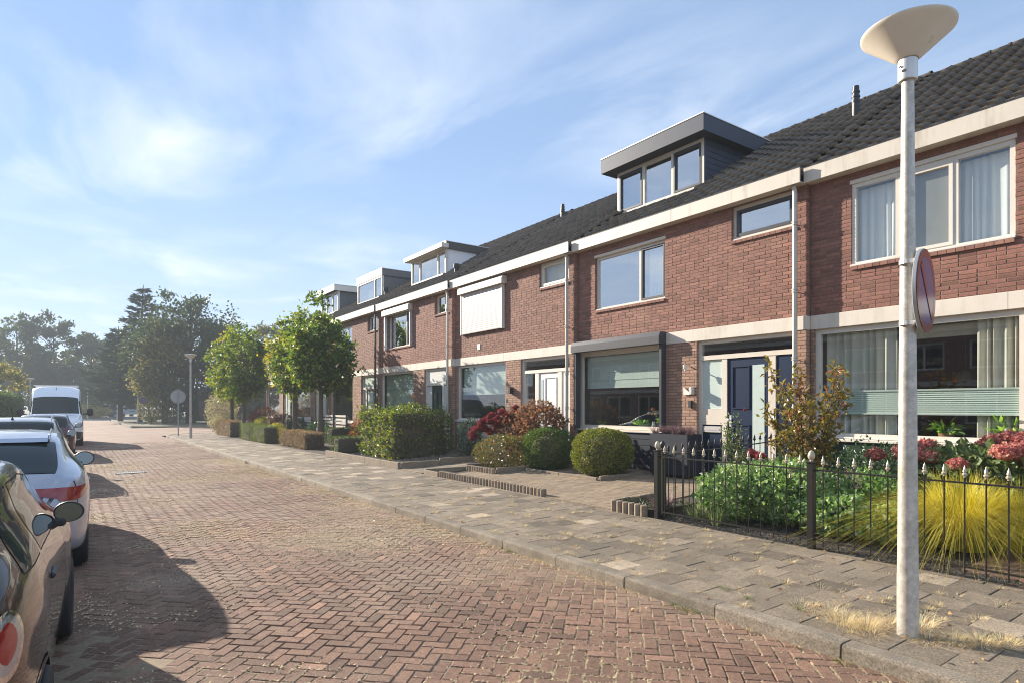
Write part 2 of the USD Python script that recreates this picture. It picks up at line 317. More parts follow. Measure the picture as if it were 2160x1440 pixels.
# ------------------------------------------------------------------ ground, road, pavement
put('ground', MB().add([(-500, -300, -.12), (500, -300, -.12), (500, 900, -.12), (-500, 900, -.12)], [(0, 1, 2, 3)]), M['ground'], kind='structure', label='earth and grass reaching to the horizon beyond the street')
road = thing('road', kind='structure', label='street of red brown clinker bricks laid in a diagonal herringbone')
put('road_bed', MB().add([(-2.2, -9, -.009), (KERB_X, -9, -.009), (KERB_X, 41.5, -.009), (-2.2, 41.5, -.009)], [(0, 1, 2, 3)]), M['joint'], road)
def build_road():
    rng = np.random.default_rng(5); w = .098; q = math.sqrt(.5); R = np.array([[q, -q], [q, q]]); pieces = []; mids = []
    lim = sbox(-2.2, .9, KERB_X - .004, 34.0)
    I, J = np.meshgrid(np.arange(-65, 450), np.arange(-280, 355), indexing='ij'); K = (I - J) % 4
    C = np.stack([np.where(K == 0, I + 1., I + .5), np.where(K == 0, J + .5, J + 1.)], -1) * w @ R.T
    X, Y = C[..., 0], C[..., 1]
    ok = ((K == 0) | (K == 3)) & (X > -2.3) & (X < KERB_X + .1) & (Y > .8) & (Y < 34.) & (X > -.085 * Y - .3)      # not behind the parked cars
    cs, ks = C[ok], K[ok]; sinks = .020 * (meshkit.noise(np.column_stack([cs * .55, np.zeros(len(cs))]), 3) - .5)
    for c, m, sink in zip(cs, ks, sinks):
        x, y = c; a, b = (w - .0045, w / 2 - .0045) if m == 0 else (w / 2 - .0045, w - .0045)
        a += rng.normal(0, .0009); b += rng.normal(0, .0009); g = rng.normal(0, .012)
        Q = np.array([[-a, -b], [a, -b], [a, b], [-a, b]]) @ np.array([[math.cos(g), math.sin(g)], [-math.sin(g), math.cos(g)]])
        P = (Q @ R.T) + c + rng.normal(0, .0012, 2)
        if x > KERB_X - .2:
            g_ = Polygon(P).intersection(lim)
            if g_.is_empty or g_.area < .002 or g_.geom_type != 'Polygon': continue
            P = np.array(g_.exterior.coords)[:-1]
        t = np.clip(rng.normal(.5, .17), 0, 1)
        t -= .13 * (math.exp(-((x - .95) / .22) ** 2) + math.exp(-((x - 2.55) / .22) ** 2))       # wheel tracks
        if 1.5 < x < 2.7 and 8.2 < y < 10.3: t += .22                                             # relaid patch
        if rng.random() < .012: t = 1.25
        if rng.random() < .03: t = .1
        pieces.append((P, float(rng.normal(0, .0016) + sink), float(t))); mids.append((x, y, m))
    lay(road, 'brick', pieces, M['paver'], rng, th=.028, ch=.005)
    return mids
road_mids = build_road()
put('road_far', MB().add([(-2.2, 34.0, -.006), (KERB_X, 34.0, -.006), (KERB_X, 41.5, -.006), (-2.2, 41.5, -.006)], [(0, 1, 2, 3)]).add([(-2.2, 41.5, -.006), (60, 41.5, -.006), (60, 57.5, -.006), (-2.2, 57.5, -.006)], [(0, 1, 2, 3)]).add([(-2.2, 57.5, -.006), (3.6, 57.5, -.006), (3.6, 92, -.006), (-2.2, 92, -.006)], [(0, 1, 2, 3)]), M['paver'], road)
put('cross_road', MB().add([(-60, 92, -.004), (60, 92, -.004), (60, 118, -.004), (-60, 118, -.004)], [(0, 1, 2, 3)]), M['asphalt'], kind='structure', label='grey asphalt crossing street at the far end')
put('left_verge', MB().add([(-60, -20, .09), (-2.3, -20, .09), (-2.3, 91, .09), (-60, 91, .09)], [(0, 1, 2, 3)]), M['ground'], kind='structure', label='ground behind the parked cars on the left')

# tufts of dry moss in the road joints, more where the joints run wide
def joint_growth():
    rng = np.random.default_rng(8); V, F, Tn, n = [], [], [], 0; q = math.sqrt(.5)
    mm = np.array(road_mids); DN = meshkit.fbm(np.column_stack([mm[:, :2] * .8, np.full(len(mm), 4.)]), 3, 2)
    for (x, y, m), dens in zip(road_mids, DN):
        if y > 22 or not seen((x, y, 0)): continue
        dens = dens + (.22 if x > KERB_X - .45 else 0) + .15 * float(np.clip((x - 1.3) / 1.2, 0, 1)) * float(np.clip((11 - y) / 4, 0, 1)) - .08 * float(np.clip((1.2 - x) / .8, 0, 1))
        k = int(max(0, (dens - .43)) * 190 * min(1, 8 / y) + rng.random() * 1.3)
        d = np.array([q, q]) if m == 0 else np.array([-q, q]); e = np.array([-d[1], d[0]]); big = 1 + min(y, 14) / 14     # d: the brick's long way
        if k:
            side = rng.random(k) < .7; sg = rng.choice([-1., 1.], k)
            al = np.where(side, rng.uniform(-.095, .095, k), .098 * sg); ac = np.where(side, .049 * sg, rng.uniform(-.05, .05, k))
            p = np.array([x, y]) + al[:, None] * d + ac[:, None] * e + rng.normal(0, .006, (k, 2)); an = rng.uniform(0, 6.28, k)
            D2 = np.column_stack([np.cos(an), np.sin(an)]); N2 = np.column_stack([-D2[:, 1], D2[:, 0]]) * (rng.uniform(.0025, .006, k) * big)[:, None]
            tip = p + D2 * (rng.uniform(.006, .019, k) * big)[:, None]; h = rng.uniform(.003, .013, k); z1 = np.full(k, .001)
            V.append(np.stack([np.column_stack([p + N2, z1]), np.column_stack([p - N2, z1]), np.column_stack([tip, h])], 1).reshape(-1, 3)); Tn.append(np.repeat(np.clip(rng.normal(.35, .25, k), 0, 1), 3))
    V = np.vstack(V); Tn = np.concatenate(Tn); F = np.arange(len(V)).reshape(-1, 3)
    put('joint_moss', MB().add(V, F, np.array(Tn)), M['joint_moss'], kind='stuff', label='dry straw coloured moss growing in the road joints', cat='moss')
joint_growth()

# kerb of concrete stones
kerb = thing('kerb', kind='structure', label='worn concrete kerb between road and pavement')
KPROF = Polygon([(KERB_X, -.1), (KERB_X + .15, -.1), (KERB_X + .15, .108), (KERB_X + .028, .108), (KERB_X + .010, .100), (KERB_X + .004, .085)])
rngk = np.random.default_rng(11); yk = .09
while yk < 39.0:
    t = float(np.clip(rngk.normal(.5, .2), 0, 1)); mb = MB().prism(KPROF, 'y', yk + .006, yk + .994, t)
    mb.move(trimesh.transformations.translation_matrix((rngk.normal(0, .003), 0, rngk.normal(0, .003)))); put('kerb_stone', mb, M['kerb'], kerb); yk += 1.0
arc = [(KERB_X + 2.4 - 2.4 * math.cos(a), 39.1 + 2.4 * math.sin(a)) for a in np.linspace(0, math.pi / 2, 9)] + [(30, 41.5)]
for (a, b) in zip(arc[:-1], arc[1:]):
    a, b = np.array(a), np.array(b); d = (b - a) / np.linalg.norm(b - a); nn = np.array([d[1], -d[0]]) * .15
    put('kerb_stone', MB().prism([tuple(a), tuple(b), tuple(b + nn), tuple(a + nn)], 'z', -.1, .108), M['kerb'], kerb)
far_kerb = thing('kerb', kind='structure', label='kerb on the far side of the side street')
farc = [(60, 57.5)] + [(KERB_X + 2.0 - 2.4 * math.sin(a), 60 - 2.5 * math.cos(a)) for a in np.linspace(0, math.pi / 2, 7)] + [(3.78, 91)]
for (a, b) in zip(farc[:-1], farc[1:]):
    a, b = np.array(a), np.array(b); d = (b - a) / np.linalg.norm(b - a); nn = np.array([d[1], -d[0]]) * .15
    put('kerb_stone', MB().prism([tuple(a), tuple(b), tuple(b + nn), tuple(a + nn)], 'z', -.1, .12), M['kerb'], far_kerb)
put('far_verge', MB().add([(6.2, 57.7, .08), (70, 57.7, .08), (70, 90, .08), (3.95, 90, .08), (3.95, 60, .08)], [(0, 1, 2), (0, 2, 3), (0, 3, 4)]), M['ground'], kind='structure', label='planted ground on the far corner')

# pavement tiles in half bond
pave = thing('pavement', kind='structure', label='pavement of square grey concrete tiles sloping up to the gardens')
def build_pavement():
    rng = np.random.default_rng(21); pieces = []; x0 = KERB_X + .155
    v = sheet((x0, FRONT_X + .0, -9, 39.2), lambda x: float(gz(x)) - .014)
    put('tile_bed', v, M['joint'], pave)
    for r in range(7):
        xa = x0 + r * .302
        for k in range(-8, 132):
            ya = k * .302 + (.151 if r % 2 else 0) + .05
            if ya > 38.6: continue
            g = .0024; dx = rng.normal(0, .0018, 2)
            P = np.array([[xa + g, ya + g], [xa + .302 - g, ya + g], [xa + .302 - g, ya + .302 - g], [xa + g, ya + .302 - g]]) + dx
            t = float(np.clip(rng.normal(.42, .16), 0, 1)); q = rng.random()
            if q < .07: t = rng.uniform(1.15, 1.5)
            elif q < .12: t = 0.
            pieces.append((P, float(rng.normal(0, .002)), t))
    xe = x0 + 7 * .302
    for k in range(-8, 40):                                          # a row of narrow edging blocks along the gardens
        ya = k * 1.0; pieces.append((np.array([[xe + .004, ya + .003], [FRONT_X - .02, ya + .003], [FRONT_X - .02, ya + .997], [xe + .004, ya + .997]]), .004, float(rng.uniform(.3, .6))))
    lay(pave, 'tile', pieces, M['tile'], rng, th=.03, ch=.003, zfun=gz, tilt=.004)
build_pavement()
put('side_pavement', MB().add([(KERB_X + .15, 39.2, .104), (30, 39.2, .30), (30, 41.35, .104), (KERB_X + 2.4, 41.35, .104), (KERB_X + .9, 40.7, .104)], [(0, 1, 2), (0, 2, 3), (0, 3, 4)]), M['tile'], kind='structure', label='pavement turning the far corner')
put('garden_soil', sheet((FRONT_X - .02, 10.6, -9, 39.2), lambda x: float(gz(x)) - .006), M['soil'], kind='structure', label='bare soil of the front gardens')
put('house_ground', MB().add([(10.6, -9, .3), (60, -9, .3), (60, 39.2, .3), (10.6, 39.2, .3)], [(0, 1, 2, 3)]), M['soil'], kind='structure', label='ground under and behind the terrace')

# tan brick drive in front of the second house, brown brick path beside the fence, paths further on
def brick_area(name, x0, x1, y0, y1, m, label, along_y=True, seed=1, lx=.21, ly=.105, limit=300, dz=.0):
    rng = np.random.default_rng(seed); t = thing(name, kind='structure', label=label); pieces = []
    put('joint_bed', sheet((x0, x1, y0, y1), lambda x: float(gz(x)) + dz + .002), M['joint'], t)
    na, nb = int(round((x1 - x0) / lx)) + 1, int(round((y1 - y0) / ly))
    for j in range(nb):
        for i in range(-1, na):
            xa = max(x0, x0 + (i + (.5 if j % 2 else 0)) * lx); xb = min(x1, x0 + (i + (1.5 if j % 2 else 1)) * lx)
            if xb - xa < .03: continue
            ya = y0 + j * (y1 - y0) / nb; yb = ya + (y1 - y0) / nb; g = .002
            pieces.append((np.array([[xa + g, ya + g], [xb - g, ya + g], [xb - g, yb - g], [xa + g, yb - g]]), .012 + dz + float(rng.normal(0, .001)), float(np.clip(rng.normal(.5, .18), 0, 1))))
    lay(t, 'brick', pieces, m, rng, th=.02, ch=.0025, zfun=gz, tilt=.003, limit=limit)
brick_area('drive', FRONT_X + .02, 10.10, 6.62, 12.2, M['drive'], 'tan brick front yard open to the pavement', seed=3)
brick_area('garden_path', FRONT_X + .25, 8.4, .55, 2.28, M['paver'], 'brown brick path at the right behind the fence', seed=4, limit=60)
brick_area('garden_path', FRONT_X + .02, 10.0, 12.85, 14.0, M['tile'], 'tile path between the palisade and the walled gravel bed', seed=5, lx=.3, ly=.3, limit=60)

# drain grate in the road and a gully in the kerb
gr = thing('drain_grate', (1.2, 18.66, 0), 'iron slotted drain grate set into the brick road', 'drain')
put('frame', MB().box(-.34, .34, -.22, -.19, -.01, .012).box(-.34, .34, .19, .22, -.01, .012).box(-.34, -.31, -.19, .19, -.01, .012).box(.31, .34, -.19, .19, -.01, .012).box(-.31, .31, -.19, .19, -.012, .002), M['grate'], gr)
for k in range(14): put('bar', MB().box(-.30 + k * .044, -.28 + k * .044, -.188, .188, .003, .011), M['alu'], gr)
gl = thing('kerb_gully', (KERB_X, 19.48, 0), 'small square gully opening in the face of the kerb', 'gully')
put('frame', MB().box(-.012, 0, -.2, .2, .075, .10).box(-.012, 0, -.2, -.15, .0, .075).box(-.012, 0, .15, .2, .0, .075), M['kerb'], gl); put('opening', MB().box(-.006, -.001, -.149, .149, .004, .074), M['dirt'], gl)
# ------------------------------------------------------------------ the terrace
W, PH, TANP = 5.82, math.atan(.63), .63
EX, EZ = -.08, 5.34                                                  # eave of the tiles in a house's own frame
def roof_z(x): return EZ + TANP * (x - EX)
def cut_rects(a0, a1, z0, z1, holes):
    """Rectangles left of a wall once the openings are taken out."""
    zs = sorted({z0, z1, *[min(max(q, z0), z1) for h in holes for q in h[2:]]}); out = []
    for za, zb in zip(zs[:-1], zs[1:]):
        sp = [(a0, a1)]
        for h in holes:
            if h[2] < zb - 1e-6 and h[3] > za + 1e-6: sp = [q for s, e in sp for q in ((s, min(e, h[0])), (max(s, h[1]), e)) if q[1] - q[0] > 1e-4]
        out += [(s, e, za, zb) for s, e in sp]
    return out
def bricks(h, org, a0, a1, z0, z1, holes, m, rng, limit, name='brick'):
    """Single bricks standing 5 mm proud of their mortar, cut at the openings."""
    C, P, L = .0623, .222, .210; items = []; nz = int(round((z1 - z0) / C)); C = (z1 - z0) / nz
    for r in range(nz):
        za, zb = z0 + r * C + .006, z0 + (r + 1) * C - .006
        spans = [(a0, a1)]
        for q in holes:
            if q[2] < zb - .003 and q[3] > za + .003: spans = [t for s, e in spans for t in ((s, min(e, q[0])), (max(s, q[1]), e)) if t[1] - t[0] > .03]
        x = a0 - (.111 if r % 2 else 0) - .0; k = 0
        while x < a1:
            wd = P if rng.random() > .06 else P / 2
            for s, e in spans:
                b0, b1 = max(x, s), min(x + wd - .012, e)
                if b1 - b0 > .02: items.append((b0, b1, za, zb))
            x += wd
    key = [seen((org[0], org[1] + (q[0] + q[1]) / 2, org[2] + q[2])) for q in items]; order = np.argsort(key)[::-1]; rest = MB()
    for i, k in enumerate(order):
        b0, b1, za, zb = items[k]; px = rng.normal(0, .0014); j = rng.normal(0, .0012, 4)
        v = [(.08, b0, za), (.08, b1, za), (.08, b1, zb), (.08, b0, zb), (px + .002, b0 + j[0], za + j[1] * .6), (px + .002, b1 + j[1], za + j[2] * .6), (px + .002, b1 + j[2], zb + j[3] * .6), (px + .002, b0 + j[3], zb + j[0] * .6),
             (px - .001, b0 + .004, za + .004), (px - .001, b1 - .004, za + .004), (px - .001, b1 - .004, zb - .004), (px - .001, b0 + .004, zb - .004)]
        f = []
        for k4 in range(4):
            k5 = (k4 + 1) % 4
            for q in (0, 4): f += [(q + k4, q + k5, q + 4 + k5), (q + k4, q + 4 + k5, q + 4 + k4)]
        f += [(8, 9, 10), (8, 10, 11)]; f = [t[::-1] for t in f]
        mb = MB() if i < limit else rest; mb.add(v, f, float(np.clip(rng.normal(.5, .2), 0, 1)))
        if i < limit: put(name, mb, m, h)
    if rest.n: put(name + 's_beyond', rest, m, h, kind='stuff')
def wavy(y0, y1, z0, z1, x, waves, amp, rng):
    """A hanging cloth: folds of uneven width and depth that open out towards the hem."""
    n = waves * 9 + 1; t = np.linspace(0, 1, n); st = np.repeat(rng.uniform(.55, 1.6, waves + 1), 9)[:n]; ph = np.cumsum(st); ph = ph / ph[-1] * waves * 2 * np.pi; am = amp * np.repeat(rng.uniform(.45, 1.25, waves + 1), 9)[:n]
    rows = [(np.column_stack([x + am * (.75 + .35 * q) * np.sin(ph + .5 * q * np.sin(ph * .37)), y0 + (y1 - y0) * t + .012 * q * np.sin(ph * .5), np.full(n, z1 + (z0 - z1) * q)])) for q in (0, .5, 1)]
    v = np.vstack(rows[::-1]); return MB().add(v, [(r * n + i, r * n + i + 1, (r + 1) * n + i + 1, (r + 1) * n + i) for r in range(2) for i in range(n - 1)])
def window(h, a0, a1, z0, z1, x=.07, mulls=(), fm='cream', pm='pane', fr=.06, sash={}, curtains=(), sill='brick', blind=None, seed=0, name='window', transoms=(), lintel=None):
    """A window in a house's own frame: frame, sashes, panes, sill, and what hangs behind it."""
    rng = np.random.default_rng(seed); w = thing(name, (0, 0, 0), parent=h); d0, d1 = x, x + .075
    f = MB().box(d0, d1, a0, a0 + fr, z0, z1).box(d0, d1, a1 - fr, a1, z0, z1).box(d0, d1, a0 + fr, a1 - fr, z0, z0 + fr).box(d0, d1, a0 + fr, a1 - fr, z1 - fr, z1)
    edges = [a0 + fr] + [q for mm in sorted(mulls) for q in (mm - fr / 2, mm + fr / 2)] + [a1 - fr]
    for mm in mulls: f.box(d0 + .002, d1 - .002, mm - fr / 2, mm + fr / 2, z0 + fr, z1 - fr)
    f.cbox(d0 - .05, d0 - .002, a0 - .01, a1 + .01, z0 - .002, z0 + .032, .006)             # drip rail
    put('frame', f, M[fm], w)
    for i in range(0, len(edges), 2):
        p0, p1, q0, q1 = edges[i], edges[i + 1], z0 + fr, z1 - fr
        if i // 2 in sash:
            sm, sw = sash[i // 2]; s = MB().box(d0 - .012, d1 - .012, p0, p0 + sw, q0, q1).box(d0 - .012, d1 - .012, p1 - sw, p1, q0, q1).box(d0 - .012, d1 - .012, p0 + sw, p1 - sw, q0, q0 + sw).box(d0 - .012, d1 - .012, p0 + sw, p1 - sw, q1 - sw, q1)
            put('sash', s, M[sm], w); p0, p1, q0, q1 = p0 + sw, p1 - sw, q0 + sw, q1 - sw
        put('pane', MB().add([(d0 + .03, p0, q0), (d0 + .03, p1, q0), (d0 + .03, p1, q1), (d0 + .03, p0, q1)], [(0, 3, 2), (0, 2, 1)]), M[pm], w)
    if sill == 'brick':
        sb = MB(); n = int((a1 - a0) / .11)
        for k in range(n): sb.box(-.035 + rng.normal(0, .001), d0 - .003, a0 + k * (a1 - a0) / n + .004, a0 + (k + 1) * (a1 - a0) / n - .004, z0 - .058, z0 - .004, float(rng.uniform(.2, .7)))
        put('sill', sb, M['brick'], w)
    elif sill: put('sill', MB().cbox(-.06, d0 - .003, a0 - .03, a1 + .03, z0 - .05, z0 - .004, .008), M[sill], w)
    if lintel: put('lintel', MB().cbox(-.010, d0 + .05, a0 - .02, a1 + .02, z1 + .0015, z1 + .063, .004), M[lintel], w)
    for (c0, c1, cz0, cz1, cm, waves, amp) in curtains: put('curtain', wavy(c0, c1, cz0, cz1, x + .15, waves, amp, rng), M[cm], w)
    if blind: put('blind', blind, M[blind_m[0]], w)
    return w
blind_m = ['blind']
def pleated(y0, y1, z0, z1, x, n, amp=.012):
    zs = np.linspace(z0, z1, 2 * n + 1); xs = x + amp * (np.arange(2 * n + 1) % 2); k = len(zs)
    v = np.vstack([np.column_stack([xs, np.full(k, y0), zs]), np.column_stack([xs, np.full(k, y1), zs])])
    return MB().add(v, [(i, k + i, k + i + 1, i + 1) for i in range(k - 1)]).box(x - .012, x + .02, y0, y1, z1, z1 + .025).box(x - .012, x + .02, y0, y1, z0 - .022, z0)
def roman(y0, y1, z0, z1, x, n):
    b = MB(); hs = (z1 - z0) / n
    for i in range(n):
        za, zb = z0 + i * hs, z0 + (i + 1) * hs
        v = [(x, y0, za), (x, y1, za), (x + .03, y1, za + .03), (x + .03, y0, za + .03), (x + .012, y0, zb), (x + .012, y1, zb)]
        b.add(v, [(0, 1, 2), (0, 2, 3), (0, 1, 5), (0, 5, 4)])
    return b
def roller_box(h, a0, a1, z0, z1, dep, m, guides=None, gz0=None, gm=None, slats=None):
    w = thing('roller_shutter', (0, 0, 0), parent=h)
    put('shutter_box', MB().prism([(-.004, z0), (-dep, z0), (-dep, z1 - .09), (-dep + .05, z1), (-.004, z1)], 'y', a0, a1), M[m], w)
    if guides:
        for g in guides: put('guide_rail', MB().box(-guides_d[0], -.004, g - .03, g + .03, gz0, z0 - .003), M[gm or m], w)
    if slats:
        s0, s1, b0 = slats; n = int((z0 - b0) / .058); hs = (z0 - .004 - b0) / n
        for k in range(n):
            za = b0 + k * hs; v = []
            prof = [(-.0940, za), (-.0962, za + .012), (-.0966, za + hs * .5), (-.0962, za + hs - .012), (-.0940, za + hs)]
            mb = MB(); L = len(prof); mb.add([(x, s0, z) for x, z in prof] + [(x, s1, z) for x, z in prof], [(i, i + 1, L + i + 1, L + i) for i in range(L - 1)]); put('slat', mb, M['shutter'], w)
        put('backing', MB().box(-.089, -.07, s0, s1, b0, z0 - .004), M['shutter'], w)
    return w
guides_d = [.13]
def panel_door(h, y0, y1, z0, z1, x, m, glass=None, panels=(), handle=None):
    d = thing('door', (0, 0, 0), parent=h)
    put('leaf', MB().box(x, x + .05, y0, y1, z0, z1), M[m], d)
    for (p0, p1, q0, q1) in panels:                                  # raised rails round a sunk panel
        r = .018; mb = MB().box(x - r, x - .001, p0, p0 + .022, q0, q1).box(x - r, x - .001, p1 - .022, p1, q0, q1).box(x - r, x - .001, p0 + .022, p1 - .022, q0, q0 + .022).box(x - r, x - .001, p0 + .022, p1 - .022, q1 - .022, q1)
        put('panel_moulding', mb, M[m], d)
    if glass: put('glass_strip', MB().box(x - .008, x - .001, *glass), M['frost'], d)
    if handle: put('handle', MB().cbox(x - .012, x - .002, handle - .025, handle + .025, 1.0, 1.22, .004).tube([(x - .01, handle, 1.13), (x - .065, handle, 1.13)], .011).lathe([(.0, -.02), (.028, -.018), (.034, 0), (.022, .02), (0, .022)], 12, .5, (x - .07, handle, 1.13), 'x'), M['alu'], d)
    return d
def door_set(h, a0, a1, zt, parts, fm, x=.06, transom=None, fr=.07):
    """Frame with a fanlight over door, side light and panel. parts: (from, to) openings left clear for what is put in later."""
    w = thing('door_frame', (0, 0, 0), parent=h); f = MB(); d0, d1 = x, x + .09
    f.box(d0, d1, a0, a0 + fr, .02, zt).box(d0, d1, a1 - fr, a1, .02, zt).box(d0, d1, a0 + fr, a1 - fr, zt - fr, zt).box(d0 - .01, d1, a0 + fr, a1 - fr, transom, transom + .085)
    cuts = sorted(parts); prev = a0 + fr
    for (p, q) in cuts:
        if p > prev + .01: f.box(d0, d1, prev, p, .02, transom - .002)
        prev = q
    if a1 - fr > prev + .01: f.box(d0, d1, prev, a1 - fr, .02, transom - .002)
    put('frame', f, M[fm], w); put('threshold', MB().box(d0 - .06, d1, a0, a1, -.02, .018), M['edging'], w)
    return w, d0, d1
def quad_x(x, y0, y1, z0, z1): return MB().add([(x, y0, z0), (x, y1, z0), (x, y1, z1), (x, y0, z1)], [(0, 3, 2), (0, 2, 1)])

TW, TE = .303, .335
TILE_PROF = [(0, .014), (.02, .004), (.09, .0), (.165, .002), (.182, .014), (.205, .048), (.238, .064), (.27, .048), (.296, .018), (.308, .014)]
def roof_tile(mb, a, u, rng, tint, lean=0.):
    c, s_ = math.cos(PH), math.sin(PH); pts = []
    for uu, lift in ((u - .035, .058), (u + TE, .010)):
        for (pa, pn) in TILE_PROF: pts.append((uu, a + pa, pn + lift + lean * pa))
    lo = [(u - .035, a + pa, pn + .012) for (pa, pn) in TILE_PROF]; n = len(TILE_PROF); Q = np.array(pts + lo)
    v = np.column_stack([EX + Q[:, 0] * c - Q[:, 2] * s_, Q[:, 1], EZ + Q[:, 0] * s_ + Q[:, 2] * c])
    f = [(i, n + i, n + i + 1, i + 1) for i in range(n - 1)] + [(2 * n + i, i, i + 1, 2 * n + i + 1) for i in range(n - 1)]
    roll_highlight = np.array([p[1] for p in TILE_PROF]) / .064                  # highlight painted into the tint: rolls pale towards their crests
    tn = np.concatenate([tint + 1.0 * roll_highlight, tint + .35 * roll_highlight, np.full(n, tint + .35)])
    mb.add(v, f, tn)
def roof(h, org, holes, rng, limit, ridge=True):
    c, s_ = math.cos(PH), math.sin(PH); rows, cols = 18, 19; pieces = []; w = W / cols
    for r in range(rows):
        for k in range(cols):
            a, u = k * w, r * TE + .04; x = EX + (u + TE / 2) * c
            if any(q[0] < a + w / 2 < q[1] and q[2] < x < q[3] for q in holes): continue
            pieces.append((a, u))
    key = [seen((org[0] + EX + u * c, org[1] + a, org[2] + EZ + u * s_)) for a, u in pieces]; order = np.argsort(key)[::-1]; rest = MB()
    for i, k in enumerate(order):
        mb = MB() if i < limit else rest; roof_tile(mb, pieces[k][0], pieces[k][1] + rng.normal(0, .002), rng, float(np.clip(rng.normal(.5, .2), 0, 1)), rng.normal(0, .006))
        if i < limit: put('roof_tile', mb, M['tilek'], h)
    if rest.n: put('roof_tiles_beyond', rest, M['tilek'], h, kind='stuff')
    xr, zr = EX + rows * TE * c + .06, EZ + (rows * TE + .06) * s_
    put('roof_deck', MB().add([(EX, 0, EZ - .01), (EX, W, EZ - .01), (xr, W, zr - .01), (xr, 0, zr - .01), (2 * xr - EX, 0, EZ), (2 * xr - EX, W, EZ)], [(0, 3, 2), (0, 2, 1), (3, 4, 5), (3, 5, 2)]), M['deck'], h)
    if ridge:
        for k in range(17):
            ya = k * W / 17; t = np.linspace(-.15, math.pi + .15, 9); v = []
            for yy, rr in ((ya, .115), (ya + .04, .118), (ya + .045, .103), (ya + W / 17, .10)): v += [(xr + rr * 1.05 * math.cos(q), yy, zr - .02 + rr * .9 * math.sin(q)) for q in t]
            mb = MB().add(v, [(r_ * 9 + i, r_ * 9 + i + 1, (r_ + 1) * 9 + i + 1, (r_ + 1) * 9 + i) for r_ in range(3) for i in range(8)], float(rng.uniform(.4, .8)))
            put('ridge_tile', mb, M['tilek'], h)
    return xr, zr
def vent_pipe(h, x, y, z, hgt, kind=0):
    p = thing('vent_pipe', (x, y, z), parent=h); r = .075
    if kind == 0:
        put('pipe', MB().lathe([(r, -.2), (r, hgt * .52), (r * 1.12, hgt * .53), (r * 1.12, hgt * .57), (r, hgt * .58), (r * .95, hgt * .66), (r * 1.1, hgt * .67), (r * 1.1, hgt * .71), (r * .92, hgt * .72), (r * .9, hgt * .8), (r * 1.05, hgt * .81), (r * 1.05, hgt * .85), (r * .85, hgt * .86), (r * .85, hgt), (0, hgt)], 16), M['blackplastic'], p, smooth=35)
    else: put('pipe', MB().lathe([(r, -.2), (r, hgt * .62), (r * 1.45, hgt * .64), (r * 1.5, hgt * .97), (r * 1.2, hgt), (0, hgt)], 16), M['blackplastic'], p, smooth=35)
    put('flashing', MB().obox((0, 0, .02), np.array([math.cos(PH), 0, math.sin(PH)]) * .2, (0, .17, 0), np.array([-math.sin(PH), 0, math.cos(PH)]) * .03), M['alu'], p)
def drainpipe(h, m, y=.16):
    p = thing('drainpipe', (0, 0, 0), parent=h)
    put('pipe', MB().tube([(-.095, y, .02), (-.095, y, 5.0), (-.13, y, 5.14)], .042, 12), M[m], p, smooth=40)
    for z in (1.35, 2.2, 3.35, 4.5): put('bracket', MB().lathe([(.046, -.035), (.052, -.03), (.052, -.012), (.045, -.008), (.045, .008), (.052, .012), (.052, .03), (.046, .035)], 12, .5, (-.095, y, z)).tube([(-.06, y + .02, z), (.0, y + .05, z)], .007, 6), M[m], p)
